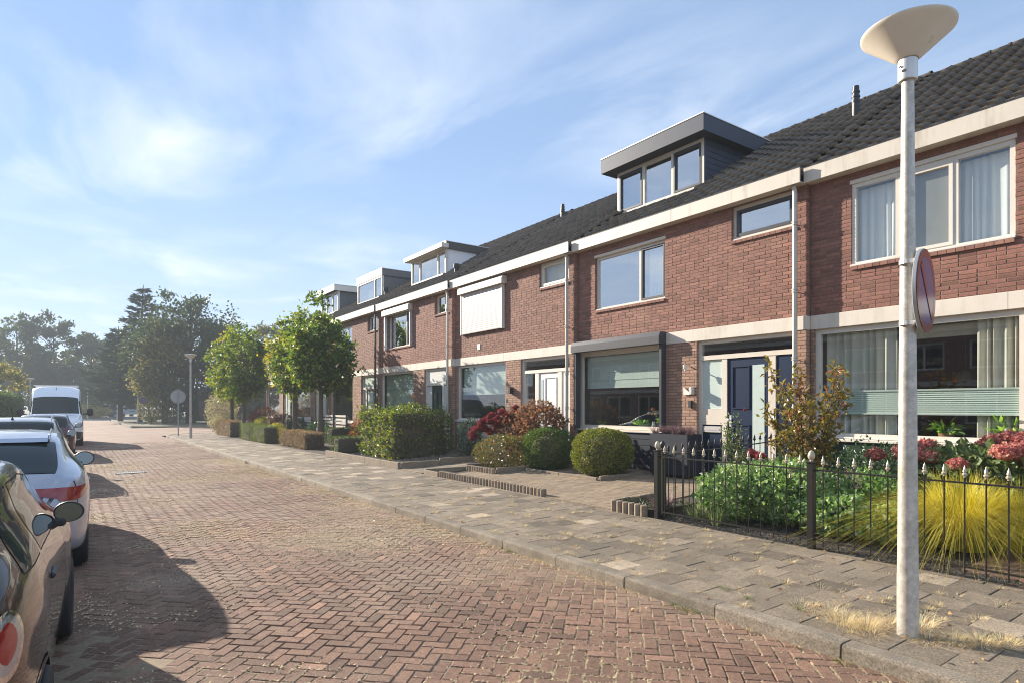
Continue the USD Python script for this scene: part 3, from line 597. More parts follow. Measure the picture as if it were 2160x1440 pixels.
def shell(h, holes, rng, org, nb, low_m, end0=False, end1=False, far=False, up_m='brick'):
    """Walls, bricks, band, gutter board, floors and rooms of one house."""
    up = [q for q in holes if q[3] > 2.92]; lo = [q for q in holes if q[2] < 2.68]
    g = .003; mb = MB()
    for (s, e, za, zb) in cut_rects(.004, W, 2.92, 5.16, [(q[0] - g, q[1] + g, q[2] - g, q[3] + g) for q in up]): mb.box(.0038, .29, s, e, za, zb)
    for (s, e, za, zb) in cut_rects(.004, W, -.25, 2.68, [(q[0] - g, q[1] + g, q[2] - g, q[3] + g) for q in lo]): mb.box(.0038, .29, s, e, za, zb)
    put('wall', mb, M['mortar'], h)
    if not far:
        bricks(h, org, 0, W - .006, 2.922, 5.158, up, M[up_m], rng, int(nb * .8)); bricks(h, org, 0, W - .006, -.18, 2.676, lo, low_m, rng, nb - int(nb * .8), 'pier_brick')
    cutb = W * .53
    put('concrete_band', MB().cbox(-.014, .28, .002, cutb - .002, 2.682, 2.918, .004), M['band'], h); put('concrete_band', MB().cbox(-.014, .28, cutb + .002, W - .004, 2.682, 2.918, .004), M['band'], h)
    cf = W * .47
    for (s, e) in ((.002, cf - .0015), (cf + .0015, W - .004)): put('fascia_board', MB().cbox(-.222, -.2, s, e, 5.135, 5.385, .003), M['fascia'], h)
    put('soffit', MB().box(-.199, .0, .002, W - .004, 5.142, 5.155), M['fascia'], h); put('gutter', MB().box(-.199, -.06, .002, W - .004, 5.28, 5.30).box(-.225, -.17, .002, W - .004, 5.386, 5.398), M['anth_frame'], h)
    if far: put('gutter_end', MB().box(-.199, .0, W - .02, W - .004, 5.16, 5.38), M['fascia'], h)
    # floors, back and party walls, seen through the glass
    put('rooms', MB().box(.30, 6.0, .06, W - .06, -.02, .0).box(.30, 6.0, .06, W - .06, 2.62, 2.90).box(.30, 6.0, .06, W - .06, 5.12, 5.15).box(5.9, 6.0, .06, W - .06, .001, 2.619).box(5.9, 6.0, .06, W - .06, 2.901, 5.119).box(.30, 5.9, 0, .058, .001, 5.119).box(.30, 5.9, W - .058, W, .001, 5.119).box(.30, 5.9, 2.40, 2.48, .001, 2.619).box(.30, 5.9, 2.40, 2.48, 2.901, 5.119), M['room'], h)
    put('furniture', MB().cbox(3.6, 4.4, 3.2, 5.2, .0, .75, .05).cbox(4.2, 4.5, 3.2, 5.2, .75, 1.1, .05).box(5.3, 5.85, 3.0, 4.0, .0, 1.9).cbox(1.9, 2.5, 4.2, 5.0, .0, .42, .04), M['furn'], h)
    lampx = 2.2; put('ceiling_lamp', MB().tube([(lampx, 4.3, 2.61), (lampx, 4.3, 2.0)], .006, 5).lathe([(.18, 1.82), (.1, 1.98), (.02, 2.0)], 16, .5, (lampx, 4.3, 0)), M['blind'], h); put('picture', MB().box(5.86, 5.89, 3.4, 4.3, 1.3, 1.9), M['lace'], h)
    put('back_wall', MB().box(9.9, 10.2, .0, W, -.2, 5.34), M['brick_low'], h)
    for e, yy in ((end0, 0.), (end1, W - .2)):
        if e: put('gable', MB().prism([(.3, -.2), (9.88, -.2), (9.88, 5.3), (5.0, 8.42), (.3, 5.5)], 'y', yy + .004, yy + .19), M['brick'], h)
def dormer(h, a0, a1, x, z0, zt, fz, ov, oy, mulls, cm, fm, wm, sash={}, boards=True, sidefm=None, pm='pane_up', capm='alu'):
    """A box dormer: window strip, two cheeks running back into the roof, flat roof with its edge boards."""
    d = thing('dormer', (0, 0, 0), parent=h); xb = EX + (zt - .02 - EZ) / TANP
    f = MB(); fr = .085; e = [a0 + fr] + [q for m_ in sorted(mulls) for q in (m_ - fr / 2, m_ + fr / 2)] + [a1 - fr]
    f.box(x, x + .1, a0, a0 + fr, z0, fz).box(x, x + .1, a1 - fr, a1, z0, fz).box(x, x + .1, a0 + fr, a1 - fr, z0, z0 + fr).box(x, x + .1, a0 + fr, a1 - fr, fz - fr, fz)
    for m_ in mulls: f.box(x + .002, x + .098, m_ - fr / 2, m_ + fr / 2, z0 + fr, fz - fr)
    put('frame', f, M[wm], d)
    for i in range(0, len(e), 2):
        p0, p1, q0, q1 = e[i], e[i + 1], z0 + fr, fz - fr
        if i // 2 in sash:
            sm, sw = sash[i // 2]; put('sash', MB().box(x - .012, x + .06, p0, p0 + sw, q0, q1).box(x - .012, x + .06, p1 - sw, p1, q0, q1).box(x - .012, x + .06, p0 + sw, p1 - sw, q0, q0 + sw).box(x - .012, x + .06, p0 + sw, p1 - sw, q1 - sw, q1), M[sm], d)
            p0, p1, q0, q1 = p0 + sw, p1 - sw, q0 + sw, q1 - sw
        put('pane', quad_x(x + .04, p0, p1, q0, q1), M[pm], d)
    put('curtain', quad_x(x + .25, a0 + .1, a1 - .1, z0 + .05, fz - .05), M['room'], d)
    for ya in (a0 - .0, a1 - .06):
        tri = [(x + .004, z0 - .35), (x + .004, fz), (EX + (fz - EZ) / TANP + .25, fz), (EX + (fz - .35 - EZ) / TANP + .25 - .0, fz - .35)]
        put('cheek', MB().prism(tri, 'y', ya + .02, ya + .06), M[cm], d)
        if boards and ya < a0 + .1:
            n = int((fz - z0 + .1) / .135)
            for k in range(n):
                zb, ze = fz - (k + 1) * .135 + .006, fz - k * .135 - .006; xa = x + .10; xe = EX + (zb + .05 - EZ) / TANP
                if xe > xa + .08: put('cheek_board', MB().prism([(xa, zb), (xe, zb), (xe + .12, ze), (xa, ze)], 'y', ya - .004, ya + .019), M[cm], d)
            put('corner_board', MB().box(x + .002, x + .098, ya - .006, ya + .019, z0 - .1, fz - .002), M[cm], d)
    x0, y0, y1 = x - ov, a0 - oy, a1 + oy; sf = sidefm or fm
    put('roof_slab', MB().box(x0 + .03, xb + .3, y0 + .03, y1 - .03, fz + .004, zt - .02), M['deck'], d)
    put('fascia', MB().box(x0, x0 + .028, y0, y1, fz, zt), M[fm], d)
    put('fascia', MB().box(x0 + .029, xb + .2, y0, y0 + .028, fz, zt), M[sf], d); put('fascia', MB().box(x0 + .029, xb + .2, y1 - .028, y1, fz, zt), M[sf], d)
    put('edge_trim', MB().box(x0 - .012, x0 + .05, y0 - .012, y1 + .012, zt + .001, zt + .022).box(x0 + .051, xb + .2, y0 - .012, y0 + .05, zt + .001, zt + .022), M[capm], d)
    return (a0 - .02, a1 + .02, x - .05, xb + .15)

GROUP = 'houses of the terrace'
def start(X, y0, label): return thing('row_house', (X, y0, ZH), label, 'house', GROUP), (X, y0, ZH)

# --- house A: the nearest, at the right edge of the photo
h, o = start(10.25, 5.62 - W, 'brick house at the right edge with net curtains and a white pleated blind'); y = lambda q: q - o[1]; z = lambda q: q - ZH
rng = np.random.default_rng(101)
HA = [(y(2.81), y(4.94), z(3.95), z(5.28)), (y(2.70), W - .06, .86, 2.68), (.05, 2.05, -.02, 2.68), (.2, 1.49, 4.48, 5.12)]
shell(h, HA, rng, o, 300, M['brick_low'], end0=True, up_m='brick_a')
window(h, HA[0][0], HA[0][1], z(3.95), z(5.28), .02, (y(3.5), y(4.26)), 'white', 'pane', .065, {1: ('white', .05)}, [(y(2.86), y(4.9), z(4.0), z(5.2), 'voile', 17, .012)], seed=1, lintel='white')
put('insect_screen', quad_x(.02 + .085, y(3.53), y(4.23), z(4.04), z(5.2)), M['screen'], stage.GetPrimAtPath(str(h.GetPath()) + '/window'))
window(h, HA[3][0], HA[3][1], 4.48, 5.12, .06, (), 'white', 'pane', seed=2)
bl = pleated(HA[1][0] + .09, HA[1][1] - .09, z(1.60), z(1.94), .115, 11)
wA = window(h, HA[1][0], HA[1][1], .86, 2.68, .06, (), 'white', 'pane', .085, {}, [(y(4.35), y(5.45), .9, 2.6, 'curtain', 8, .05), (y(2.8), y(3.3), .9, 2.6, 'curtain', 5, .05)], sill='white', blind=bl, seed=3)
put('blind_housing', MB().box(.35, .42, y(3.3), y(4.35), 2.42, 2.6), M['curtain'], wA)
put('window_seat', MB().box(.15, .45, HA[1][0], HA[1][1], .80, .85), M['cream'], h)
for k in range(6): put('panel_board', MB().cbox(-.012, .05, HA[1][0], HA[1][1], .0 + k * .135, .128 + k * .135, .004), M['green_board'], h)
w, d0, d1 = door_set(h, .05, 2.05, 2.68, [(.12, .5), (.6, 1.5), (1.58, 1.98)], 'white', transom=2.28)
put('pane', quad_x(d0 + .03, .12, 1.98, 2.365, 2.61), M['pane'], w); put('pane', quad_x(d0 + .03, 1.58, 1.98, .02, 2.275), M['frost'], w); put('pane', quad_x(d0 + .03, .12, .5, .02, 2.275), M['frost'], w)
panel_door(h, .605, 1.495, .02, 2.275, d0 + .02, 'navy')
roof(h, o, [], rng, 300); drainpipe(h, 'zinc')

# --- house B: dark blue door, anthracite dormer
h, o = start(10.14, 5.62, 'brick house with dark blue front door and anthracite three window dormer'); y = lambda q: q - o[1]
rng = np.random.default_rng(102)
HB = [(y(5.83), y(7.09), 4.49, 5.13), (y(8.70), y(10.83), z(3.97), z(5.22)), (y(5.79), y(7.89), -.02, 2.68), (y(8.70), W - .02, .86, 2.68)]
shell(h, HB, rng, o, 300, M['brick_low'])
window(h, *HB[0], .06, (), 'cream', 'pane_up', .075, {0: ('anth_frame', .055)}, seed=11)
window(h, *HB[1], .06, (y(9.45),), 'cream', 'pane_up', .06, {0: ('anth_frame', .04)}, [(y(8.75), y(9.3), z(4.02), z(5.15), 'voile', 5, .03)], seed=12, lintel='cream')
blind_m[0] = 'blind'
wB = window(h, *HB[3], .06, (), 'cream', 'pane', .085, {}, [], sill='cream', blind=roman(HB[3][0] + .1, HB[3][1] - .1, 1.82, 2.58, .2, 4), seed=13)
put('window_seat', MB().box(.15, .45, HB[3][0], HB[3][1], .80, .85), M['cream'], h)
guides_d[0] = .15
roller_box(h, y(8.66), W - .0, 2.69, 2.94, .24, 'anth_frame', (y(8.70), W - .05), .86, 'anth_frame')
for k in range(6): put('panel_board', MB().cbox(-.02, .05, y(8.2), W - .04, .0 + k * .135, .127 + k * .135, .004), M['navy_board'], h)
w, d0, d1 = door_set(h, y(5.79), y(7.89), 2.68, [(y(5.87), y(6.23)), (y(6.375), y(7.235)), (y(7.345), y(7.81))], 'cream', transom=2.30)
put('pane', quad_x(d0 + .03, y(5.86), y(7.82), 2.385, 2.61), M['pane'], w); put('pane', quad_x(d0 + .03, y(7.345), y(7.81), 1.34, 2.295), M['frost'], w)
put('side_panel', MB().box(d0 + .02, d0 + .06, y(5.87), y(6.23), .02, 2.29), M['navy'], w, label='dark blue panel right of the door')
put('rail', MB().box(d0 + .005, d0 + .08, y(7.345), y(7.81), 1.03, 1.338), M['cream'], w); put('letter_panel', MB().box(d0 + .03, d0 + .06, y(7.345), y(7.81), .02, 1.028), M['navy'], w); put('letter_box', MB().cbox(d0 - .005, d0 + .028, y(7.37), y(7.78), .88, 1.0, .004).box(d0 - .009, d0 - .005, y(7.40), y(7.75), .92, .96), M['alu'], w)
pd = panel_door(h, y(6.38), y(7.23), .02, 2.295, d0 + .025, 'navy', (y(6.46), y(6.70), .1, 2.15), [(y(6.76), y(7.13), 1.34, 2.15), (y(6.76), y(7.13), .2, 1.05)], y(7.17))
lampb = thing('wall_lamp', (0, 0, 0), parent=h); put('bracket', MB().tube([(0, y(8.05), 2.19), (-.12, y(8.05), 2.19)], .012).tube([(-.12, y(8.05), 2.19), (-.15, y(8.06), 2.10)], .02), M['white'], lampb); put('spot', MB().lathe([(.018, 0), (.032, .02), (.03, .09), (0, .10)], 12, .5, (-.15, y(8.06), 2.13)), M['white'], lampb)
nb = thing('number_sign', (0, 0, 0), parent=h); put('plate', MB().prism([(y(7.98), 1.62), (y(8.2), 1.62), (y(8.2), 1.78)], 'x', -.03, -.012), M['white'], nb); put('lantern', MB().cbox(-.11, -.005, y(7.93), y(8.0), 1.62, 1.78, .01), M['alu'], nb); put('letter_flag', MB().box(-.05, -.004, y(7.99), y(8.06), 1.36, 1.50), M['blackplastic'], nb)
hole = dormer(h, y(8.90), y(11.65), 1.56, z(6.70), z(8.19), z(7.82), .35, .25, (y(9.81), y(10.74)), 'anthracite', 'anthracite', 'cream', {0: ('anth_frame', .045), 2: ('anth_frame', .045)})
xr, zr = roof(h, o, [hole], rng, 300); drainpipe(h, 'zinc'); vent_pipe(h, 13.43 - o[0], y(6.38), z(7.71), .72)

# --- house C: closed roller shutter, white door
h, o = start(10.04, 5.62 + W, 'brick house with closed white roller shutter upstairs and white door'); y = lambda q: q - o[1]
rng = np.random.default_rng(103)
HC = [(y(11.66), y(12.86), 4.48, 5.13), (y(14.55), y(16.72), z(3.97), z(5.22)), (y(11.64), y(13.70), -.02, 2.68), (y(14.42), W - .1, .95, 2.68)]
shell(h, HC, rng, o, 300, M['brick_low'], up_m='brick_c')
window(h, *HC[0], .06, (), 'white', 'pane', .065, {0: ('white', .05)}, [(y(11.7), y(12.8), 4.5, 5.1, 'curtain', 3, .01)], seed=21)
window(h, *HC[1], .06, (y(15.3),), 'white', 'pane', .06, seed=22)
guides_d[0] = .105
roller_box(h, y(14.36), y(16.82), z(5.19), z(5.41), .2, 'white', (y(14.50), y(16.76)), z(3.93), 'white', (y(14.53), y(16.73), z(3.94)))
blind_m[0] = 'blind'
window(h, *HC[3], .06, (), 'white', 'pane', .07, {}, [(y(14.5), y(14.75), 1.0, 2.6, 'curtain', 3, .03)], sill='white', blind=roman(HC[3][0] + .3, HC[3][1] - .1, 1.75, 2.6, .2, 1), seed=23)
put('white_brick_panel', MB().box(-.006, .002, HC[3][0], HC[3][1], .0, .90), M['band'], h)
w, d0, d1 = door_set(h, HC[2][0], HC[2][1], 2.68, [(y(11.72), y(12.02)), (y(12.17), y(12.97)), (y(13.13), y(13.55))], 'white', transom=2.28)
put('pane', quad_x(d0 + .03, y(11.71), y(13.63), 2.365, 2.61), M['pane'], w); put('pane', quad_x(d0 + .03, y(13.13), y(13.55), .02, 2.278), M['pane'], w); put('side_panel', MB().box(d0 + .02, d0 + .06, y(11.72), y(12.02), .02, 2.278), M['door_white'], w)
panel_door(h, y(12.175), y(12.965), .02, 2.275, d0 + .025, 'door_white', (y(12.80), y(12.90), .2, 2.1), [(y(12.25), y(12.72), .2, 2.15)], y(12.92))
lc = thing('wall_lamp', (0, 0, 0), parent=h); put('lamp_body', MB().cbox(-.13, -.005, y(14.03), y(14.13), 1.74, 1.92, .006), M['blackplastic'], lc)
put('vent_cover', MB().cbox(-.02, .0, y(15.75), y(15.92), z(3.42), z(3.60), .006), M['white'], h)
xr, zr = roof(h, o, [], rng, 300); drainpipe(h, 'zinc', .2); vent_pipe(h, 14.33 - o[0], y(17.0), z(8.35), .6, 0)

# --- house D: green door, shutter box, dormer with white cheek
h, o = start(9.96, 5.62 + 2 * W, 'brick house with dark green door and dormer with a white side wall'); y = lambda q: q - o[1]
rng = np.random.default_rng(104)
HD = [(y(17.55), y(18.52), 4.46, 5.10), (y(20.27), y(22.37), z(3.93), z(5.2)), (y(17.6), y(19.27), -.02, 2.68), (y(20.1), W - .1, .7, 2.68)]
shell(h, HD, rng, o, 300, M['brick_low'])
window(h, *HD[0], .1, (y(17.95),), 'white', 'pane_up', .06, seed=31)
window(h, *HD[1], .1, (y(20.85),), 'alu', 'pane_up', .05, {0: ('anth_frame', .04)}, seed=32)
guides_d[0] = .105
roller_box(h, y(20.18), y(22.5), z(5.18), z(5.42), .2, 'white', (y(20.23), y(22.42)), z(3.9), 'alu')
blind_m[0] = 'roman'
window(h, *HD[3], .06, (), 'white', 'pane', .07, {}, [], sill='white', blind=roman(HD[3][0] + .1, HD[3][1] - .1, 1.2, 2.6, .2, 5), seed=33)
w, d0, d1 = door_set(h, HD[2][0], HD[2][1], 2.68, [(y(17.68), y(18.0)), (y(18.1), y(18.85)), (y(18.93), y(19.18))], 'white', transom=2.1)
put('pane', quad_x(d0 + .03, y(17.7), y(19.2), 2.19, 2.61), M['lace'], w); put('pane', quad_x(d0 + .03, y(17.68), y(18.0), .02, 2.09), M['lace'], w); put('pane', quad_x(d0 + .03, y(18.93), y(19.18), .02, 2.09), M['lace'], w)
panel_door(h, y(18.1), y(18.85), .02, 2.09, d0 + .025, 'dkgreen', None, [(y(18.18), y(18.45), .2, 1.9), (y(18.5), y(18.77), .2, 1.9)], y(18.8))
ld = thing('wall_lamp', (0, 0, 0), parent=h); put('arm', MB().tube([(0, y(19.55), 1.95), (-.1, y(19.55), 2.02), (-.2, y(19.55), 2.05), (-.28, y(19.55), 1.98), (-.28, y(19.55), 1.9)], .012), M['twig'], ld); put('shade', MB().lathe([(.13, 0), (.10, .05), (.045, .13), (.03, .18)], 16, .5, (-.28, y(19.55), 1.68)), M['terracotta'], ld); put('bulb', MB().lathe([(0, 0), (.05, .03), (.05, .07), (0, .1)], 12, .5, (-.28, y(19.55), 1.64)), M['frost'], ld)
hole = dormer(h, y(20.2), y(23.1), 1.38, z(6.62), z(7.86), z(7.6), .02, .05, (y(20.85), y(22.35)), 'door_white', 'fascia', 'cream', {}, False, 'dkpipe')
put('fascia', MB().box(1.08, 1.38, y(19.98), y(23.2), z(7.58), z(7.74)), M['fascia'], h)
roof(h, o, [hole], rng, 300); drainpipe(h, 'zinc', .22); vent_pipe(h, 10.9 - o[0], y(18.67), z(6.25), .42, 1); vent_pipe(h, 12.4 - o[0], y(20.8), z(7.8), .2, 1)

# --- house E: grey dormer with one wide pane
h, o = start(9.92, 5.62 + 3 * W, 'brick house with grey box dormer of one wide and one narrow pane'); y = lambda q: q - o[1]
rng = np.random.default_rng(105)
HE = [(y(23.26), y(24.26), 4.45, 5.05), (y(26.0), y(28.1), z(3.93), z(5.25)), (y(23.22), y(24.95), -.02, 2.68), (y(25.9), W - .1, .7, 2.68)]
shell(h, HE, rng, o, 300, M['brick_low'], up_m='brick_c')
window(h, *HE[0], .1, (), 'alu', 'pane_up', .06, seed=41); window(h, *HE[1], .08, (y(26.7),), 'white', 'pane_up', .06, seed=42)
blind_m[0] = 'roman'; window(h, *HE[3], .06, (), 'white', 'pane', .07, {}, [(y(26.0), y(26.5), .8, 2.6, 'curtain', 4, .04)], sill='white', seed=43)
w, d0, d1 = door_set(h, HE[2][0], HE[2][1], 2.68, [(y(23.3), y(23.65)), (y(23.75), y(24.5)), (y(24.6), y(24.88))], 'white', transom=2.1)
put('pane', quad_x(d0 + .03, y(23.3), y(24.88), 2.19, 2.61), M['roman'], w); put('pane', quad_x(d0 + .03, y(23.3), y(23.65), .02, 2.09), M['pane'], w); put('pane', quad_x(d0 + .03, y(24.6), y(24.88), .02, 2.09), M['pane'], w)
panel_door(h, y(23.76), y(24.49), .02, 2.09, d0 + .025, 'furn', (y(23.85), y(24.4), 1.0, 2.0), [(y(23.85), y(24.4), .15, .9)], y(24.45))
hole = dormer(h, y(26.06), y(29.0), 1.42, z(6.62), z(7.92), z(7.62), .02, .04, (y(26.9),), 'grey_clad', 'fascia', 'fascia', {}, False, 'grey_clad')
roof(h, o, [hole], rng, 0); drainpipe(h, 'dkpipe', .16); vent_pipe(h, 11.37 - o[0], y(26.82) - 1.1, z(6.55), .45, 1)
ch = thing('chimney', (4.95, y(27.2), 8.3), parent=h); put('stack', MB().box(-.25, .25, -.25, .25, 0, .35), M['mortar'], ch); put('pot', MB().lathe([(.1, .35), (.1, .55), (.13, .56), (0, .6)], 12), M['dkpipe'], ch)

# --- houses F and G, mostly behind the trees
for k, (lab, nm) in enumerate((('brick house with white edged dormer rising above the front trees', 4), ('last brick house at the far end of the terrace behind the trees', 5))):
    h, o = start(9.90, 5.62 + nm * W, lab); y = lambda q: q - o[1]; rng = np.random.default_rng(106 + k)
    HF = [(.2, 1.4, 4.45, 5.08), (3.05, 5.2, 3.63, 4.92), (.15, 2.1, -.02, 2.68), (2.9, W - .1, .75, 2.68)]
    shell(h, HF, rng, o, 0, M['brick_low'], end1=(k == 1), far=False)
    window(h, *HF[0], .08, (), 'white', 'pane_up', .06, seed=51); window(h, *HF[1], .08, (3.8,), 'white', 'pane_up', .06, seed=52); window(h, *HF[3], .06, (), 'white', 'pane', .07, {}, [(3.0, 3.5, .8, 2.6, 'curtain', 4, .04)], sill='white', seed=53)
    w, d0, d1 = door_set(h, .15, 2.1, 2.68, [(.22, .6), (.7, 1.5), (1.6, 2.03)], 'white', transom=2.1)
    put('pane', quad_x(d0 + .03, .22, 2.03, 2.19, 2.61), M['pane'], w); put('pane', quad_x(d0 + .03, .22, .6, .02, 2.09), M['pane'], w); put('pane', quad_x(d0 + .03, 1.6, 2.03, .02, 2.09), M['frost'], w)
    panel_door(h, .705, 1.495, .02, 2.09, d0 + .025, 'door_white' if k else 'furn', (.8, 1.4, 1.0, 2.0), [(.8, 1.4, .15, .9)], 1.45)
    hs = [dormer(h, y(31.9), y(34.6), 1.5, z(6.7), z(8.1), z(7.8), .25, .12, (y(32.8), y(33.7)), 'grey_clad', 'white', 'white', {}, False, 'white')] if k == 0 else []
    roof(h, o, hs, rng, 0); drainpipe(h, 'dkpipe' if k else 'zinc', .16)
# ------------------------------------------------------------------ plants
def unit(v): return v / np.maximum(np.linalg.norm(v, axis=-1, keepdims=True), 1e-9)
def leaf_mesh(P, D, L, Wd, rng, tint, jitter=.8, cup=.15, pointed=.55):
    """One folded leaf of four triangles at each point P, its tip towards D (jittered)."""
    n = len(P); D = unit(D + rng.normal(0, jitter, (n, 3))); S = unit(np.cross(D, rng.normal(0, 1, (n, 3)))); N = np.cross(D, S)
    L = np.broadcast_to(L, n) * rng.uniform(.7, 1.25, n); Wd = np.broadcast_to(Wd, n) * rng.uniform(.75, 1.2, n)
    L, Wd = L[:, None], Wd[:, None]; b, t = P, P + D * L - N * L * .12; m = P + D * L * pointed * .8
    l, r = m + S * Wd / 2 + N * Wd * cup, m - S * Wd / 2 + N * Wd * cup
    v = np.stack([b, l, t, r], 1).reshape(-1, 3); k = np.arange(n)[:, None] * 4
    f = np.concatenate([k + np.array([[0, 2, 1]]), k + np.array([[0, 3, 2]])])
    return v, f, np.repeat(np.clip(np.broadcast_to(tint, n), 0, 1), 4)
def blob_points(rng, n, c, r, shell_=.25, lump=.22, freq=3., seed=0, square=2.):
    """Points and outward directions in a lumpy superellipsoid, most of them near its skin; none below its lower 5 %."""
    d = unit(rng.normal(0, 1, (n, 3))); c, r = np.asarray(c, float), np.asarray(r, float)
    q = (np.abs(d) ** square).sum(1, keepdims=True) ** (-1 / square)
    k = 1 + lump * 2 * (meshkit.fbm(d * freq + 9.3 + seed, 3, seed) - .5)
    rad = k * (1 - np.abs(rng.normal(0, shell_, n)))
    return c + d * q * r * np.clip(rad, .05, 1.3)[:, None], d
def shade_tint(rng, n, mid, sp): return np.clip(rng.normal(mid, sp, n), 0, 1)
def stems(mb, base, tops, r, rng, n=5, bend=.12):
    for t in tops:
        b = np.asarray(base) + rng.normal(0, .03, 3) * np.array([1, 1, 0]); mid = (b + t) / 2 + rng.normal(0, bend, 3) * np.linalg.norm(t - b) * .5
        mb.tube([b, (b + mid) / 2 + (mid - (b + t) / 2) * .3, mid, t], [r, r * .85, r * .65, r * .3], n, .5, False)
def shrub(name, label, cat, c, r, n, leaf, m, rng, mid=.5, sp=.25, square=2., lump=.2, freq=3., core=True, shell_=.22, jitter=.9, group=None, up=.3):
    """A bush standing on the ground: foliage over a frame of twigs. c: foot (x, y), r: half sizes."""
    z0 = float(gz(c[0])) if c[0] > 4 else .05; t = thing(name, (c[0], c[1], z0), label, cat, group)
    ctr = np.array([0, 0, r[2] * .98]); P, D = blob_points(rng, n, ctr, r, shell_, lump, freq, int(rng.integers(99)), square)
    P, D = P[P[:, 2] > .015], D[P[:, 2] > .015]; D = D + np.array([0, 0, up])
    mb = MB(); mb.add(*leaf_mesh(P, D, leaf[0], leaf[1], rng, shade_tint(rng, len(P), mid, sp), jitter)); put('foliage', mb, m, t)
    tw = MB(); tops = ctr + unit(rng.normal(0, 1, (26, 3))) * np.array(r) * rng.uniform(.4, .9, (26, 1)); stems(tw, (0, 0, -.03), [q for q in tops if q[2] > .1], .012, rng); put('branches_or_filler', tw, M['twig'], t)
    return t
def hedge(name, label, x0, x1, y0, y1, hgt, n, leaf, m, rng, mid=.5, sp=.25, rough=.025, group=None, taper=0.):
    """A clipped hedge: leaves in the skin of a box, a solid dark filler box within."""
    xc, yc = (x0 + x1) / 2, (y0 + y1) / 2; t = thing(name, (xc, yc, float(gz(xc))), label, 'hedge', group)
    hx, hy = (x1 - x0) / 2, (y1 - y0) / 2; A = np.array([hy * hgt, hy * hgt, hx * hgt, hx * hgt, hx * hy * 2]); pick = rng.choice(5, n, p=A / A.sum())
    u, v = rng.uniform(-1, 1, n), rng.uniform(-1, 1, n); P = np.zeros((n, 3)); D = np.zeros((n, 3))
    for k, (ax, sg) in enumerate(((0, -1), (0, 1), (1, -1), (1, 1), (2, 1))):
        q = pick == k; uu, vv = u[q], v[q]
        if ax == 0: P[q] = np.column_stack([np.full(q.sum(), sg * hx), uu * hy, (vv + 1) / 2 * hgt])
        elif ax == 1: P[q] = np.column_stack([uu * hx, np.full(q.sum(), sg * hy), (vv + 1) / 2 * hgt])
        else: P[q] = np.column_stack([uu * hx, vv * hy, np.full(q.sum(), hgt)])
        D[q, ax] = sg
    P += D * (meshkit.fbm(P * 3.5 + xc, 3, 5)[:, None] - .5) * rough * 5 - D * np.abs(rng.normal(0, rough * 1.2, n))[:, None] + rng.normal(0, rough * .4, (n, 3)); P[:, 2] = np.maximum(P[:, 2], .01)
    mb = MB(); mb.add(*leaf_mesh(P, D, leaf[0], leaf[1], rng, shade_tint(rng, n, mid, sp), .9)); put('foliage', mb, m, t)
    put('branches_or_filler', MB().cbox(-hx * .86, hx * .86, -hy * .94, hy * .94, -.02, hgt - .05, .05), M['twig'], t); return t  # solid dark box added inside so nothing shows through the leaves
def edging(x, y0, y1, hgt, label, along='y', r=.055):
    """A row of half-round concrete palisade posts."""
    zb = float(gz(x if along == 'y' else (y0 + y1) / 2)); t = thing('palisade_edging', (x, y0, zb) if along == 'y' else (y0, x, zb), label, 'edging'); n = int((y1 - y0) / (2 * r * .93)); st = (y1 - y0) / n; rg = np.random.default_rng(int(y0 * 100))
    for k in range(n):
        zz = 0 if along == 'y' else float(gz(y0 + (k + .5) * st)) - zb; p = (0, (k + .5) * st, zz) if along == 'y' else ((k + .5) * st, 0, zz); hh = hgt + rg.normal(0, .003)
        put('post', MB().lathe([(r * .97, -.05), (r * .97, hh - .012), (r * .8, hh), (0, hh + .002)], 8, float(rg.uniform(.2, .8)), p), M['palisade'], t)
    return t
def wall_edge(pts, hgt, th, label, m='edging', name='planter_wall'):
    """Low concrete edging slabs along a broken line, one part for each slab."""
    t = thing(name, (pts[0][0], pts[0][1], 0), label, 'edging'); o = np.array(pts[0])
    for a, b in zip(pts[:-1], pts[1:]):
        a, b = np.array(a, float) - o, np.array(b, float) - o; Lg = np.linalg.norm(b - a); d = (b - a) / Lg; nn = np.array([-d[1], d[0]]) * th / 2; k = max(1, int(round(Lg / 1.)))
        for i in range(k):
            p, q = a + d * (i * Lg / k + .003), a + d * ((i + 1) * Lg / k - .003); z0 = float(gz(o[0] + (p[0] + q[0]) / 2))
            put('slab', MB().cbox(*sorted((p[0] - nn[0], q[0] + nn[0])) if abs(d[0]) > .9 else (-th / 2 + p[0], th / 2 + p[0]), *(sorted((p[1], q[1])) if abs(d[1]) > .9 else (p[1] - th / 2, p[1] + th / 2)), z0 - .1, z0 + hgt, .008), M[m], t)
    return t
def gravel(name, label, x0, x1, y0, y1, n, size, m, rng, holes=()):
    P = np.column_stack([rng.uniform(x0, x1, n), rng.uniform(y0, y1, n)]); P = np.column_stack([P, gz(P[:, 0]) + rng.uniform(-.002, .012, n)])
    d = unit(rng.normal(0, 1, (n, 4, 3))) * (size * rng.uniform(.5, 1.2, (n, 1, 1))) * np.array([1, 1, .7]); v = (P[:, None] + d).reshape(-1, 3); k = np.arange(n)[:, None] * 4
    f = np.concatenate([k + np.array([q]) for q in ((0, 1, 2), (0, 3, 1), (1, 3, 2), (2, 3, 0))])
    return put(name, MB().add(v, f, np.repeat(np.clip(rng.normal(.5, .3, n), 0, 1), 4)), m, kind='stuff', label=label, cat='gravel')
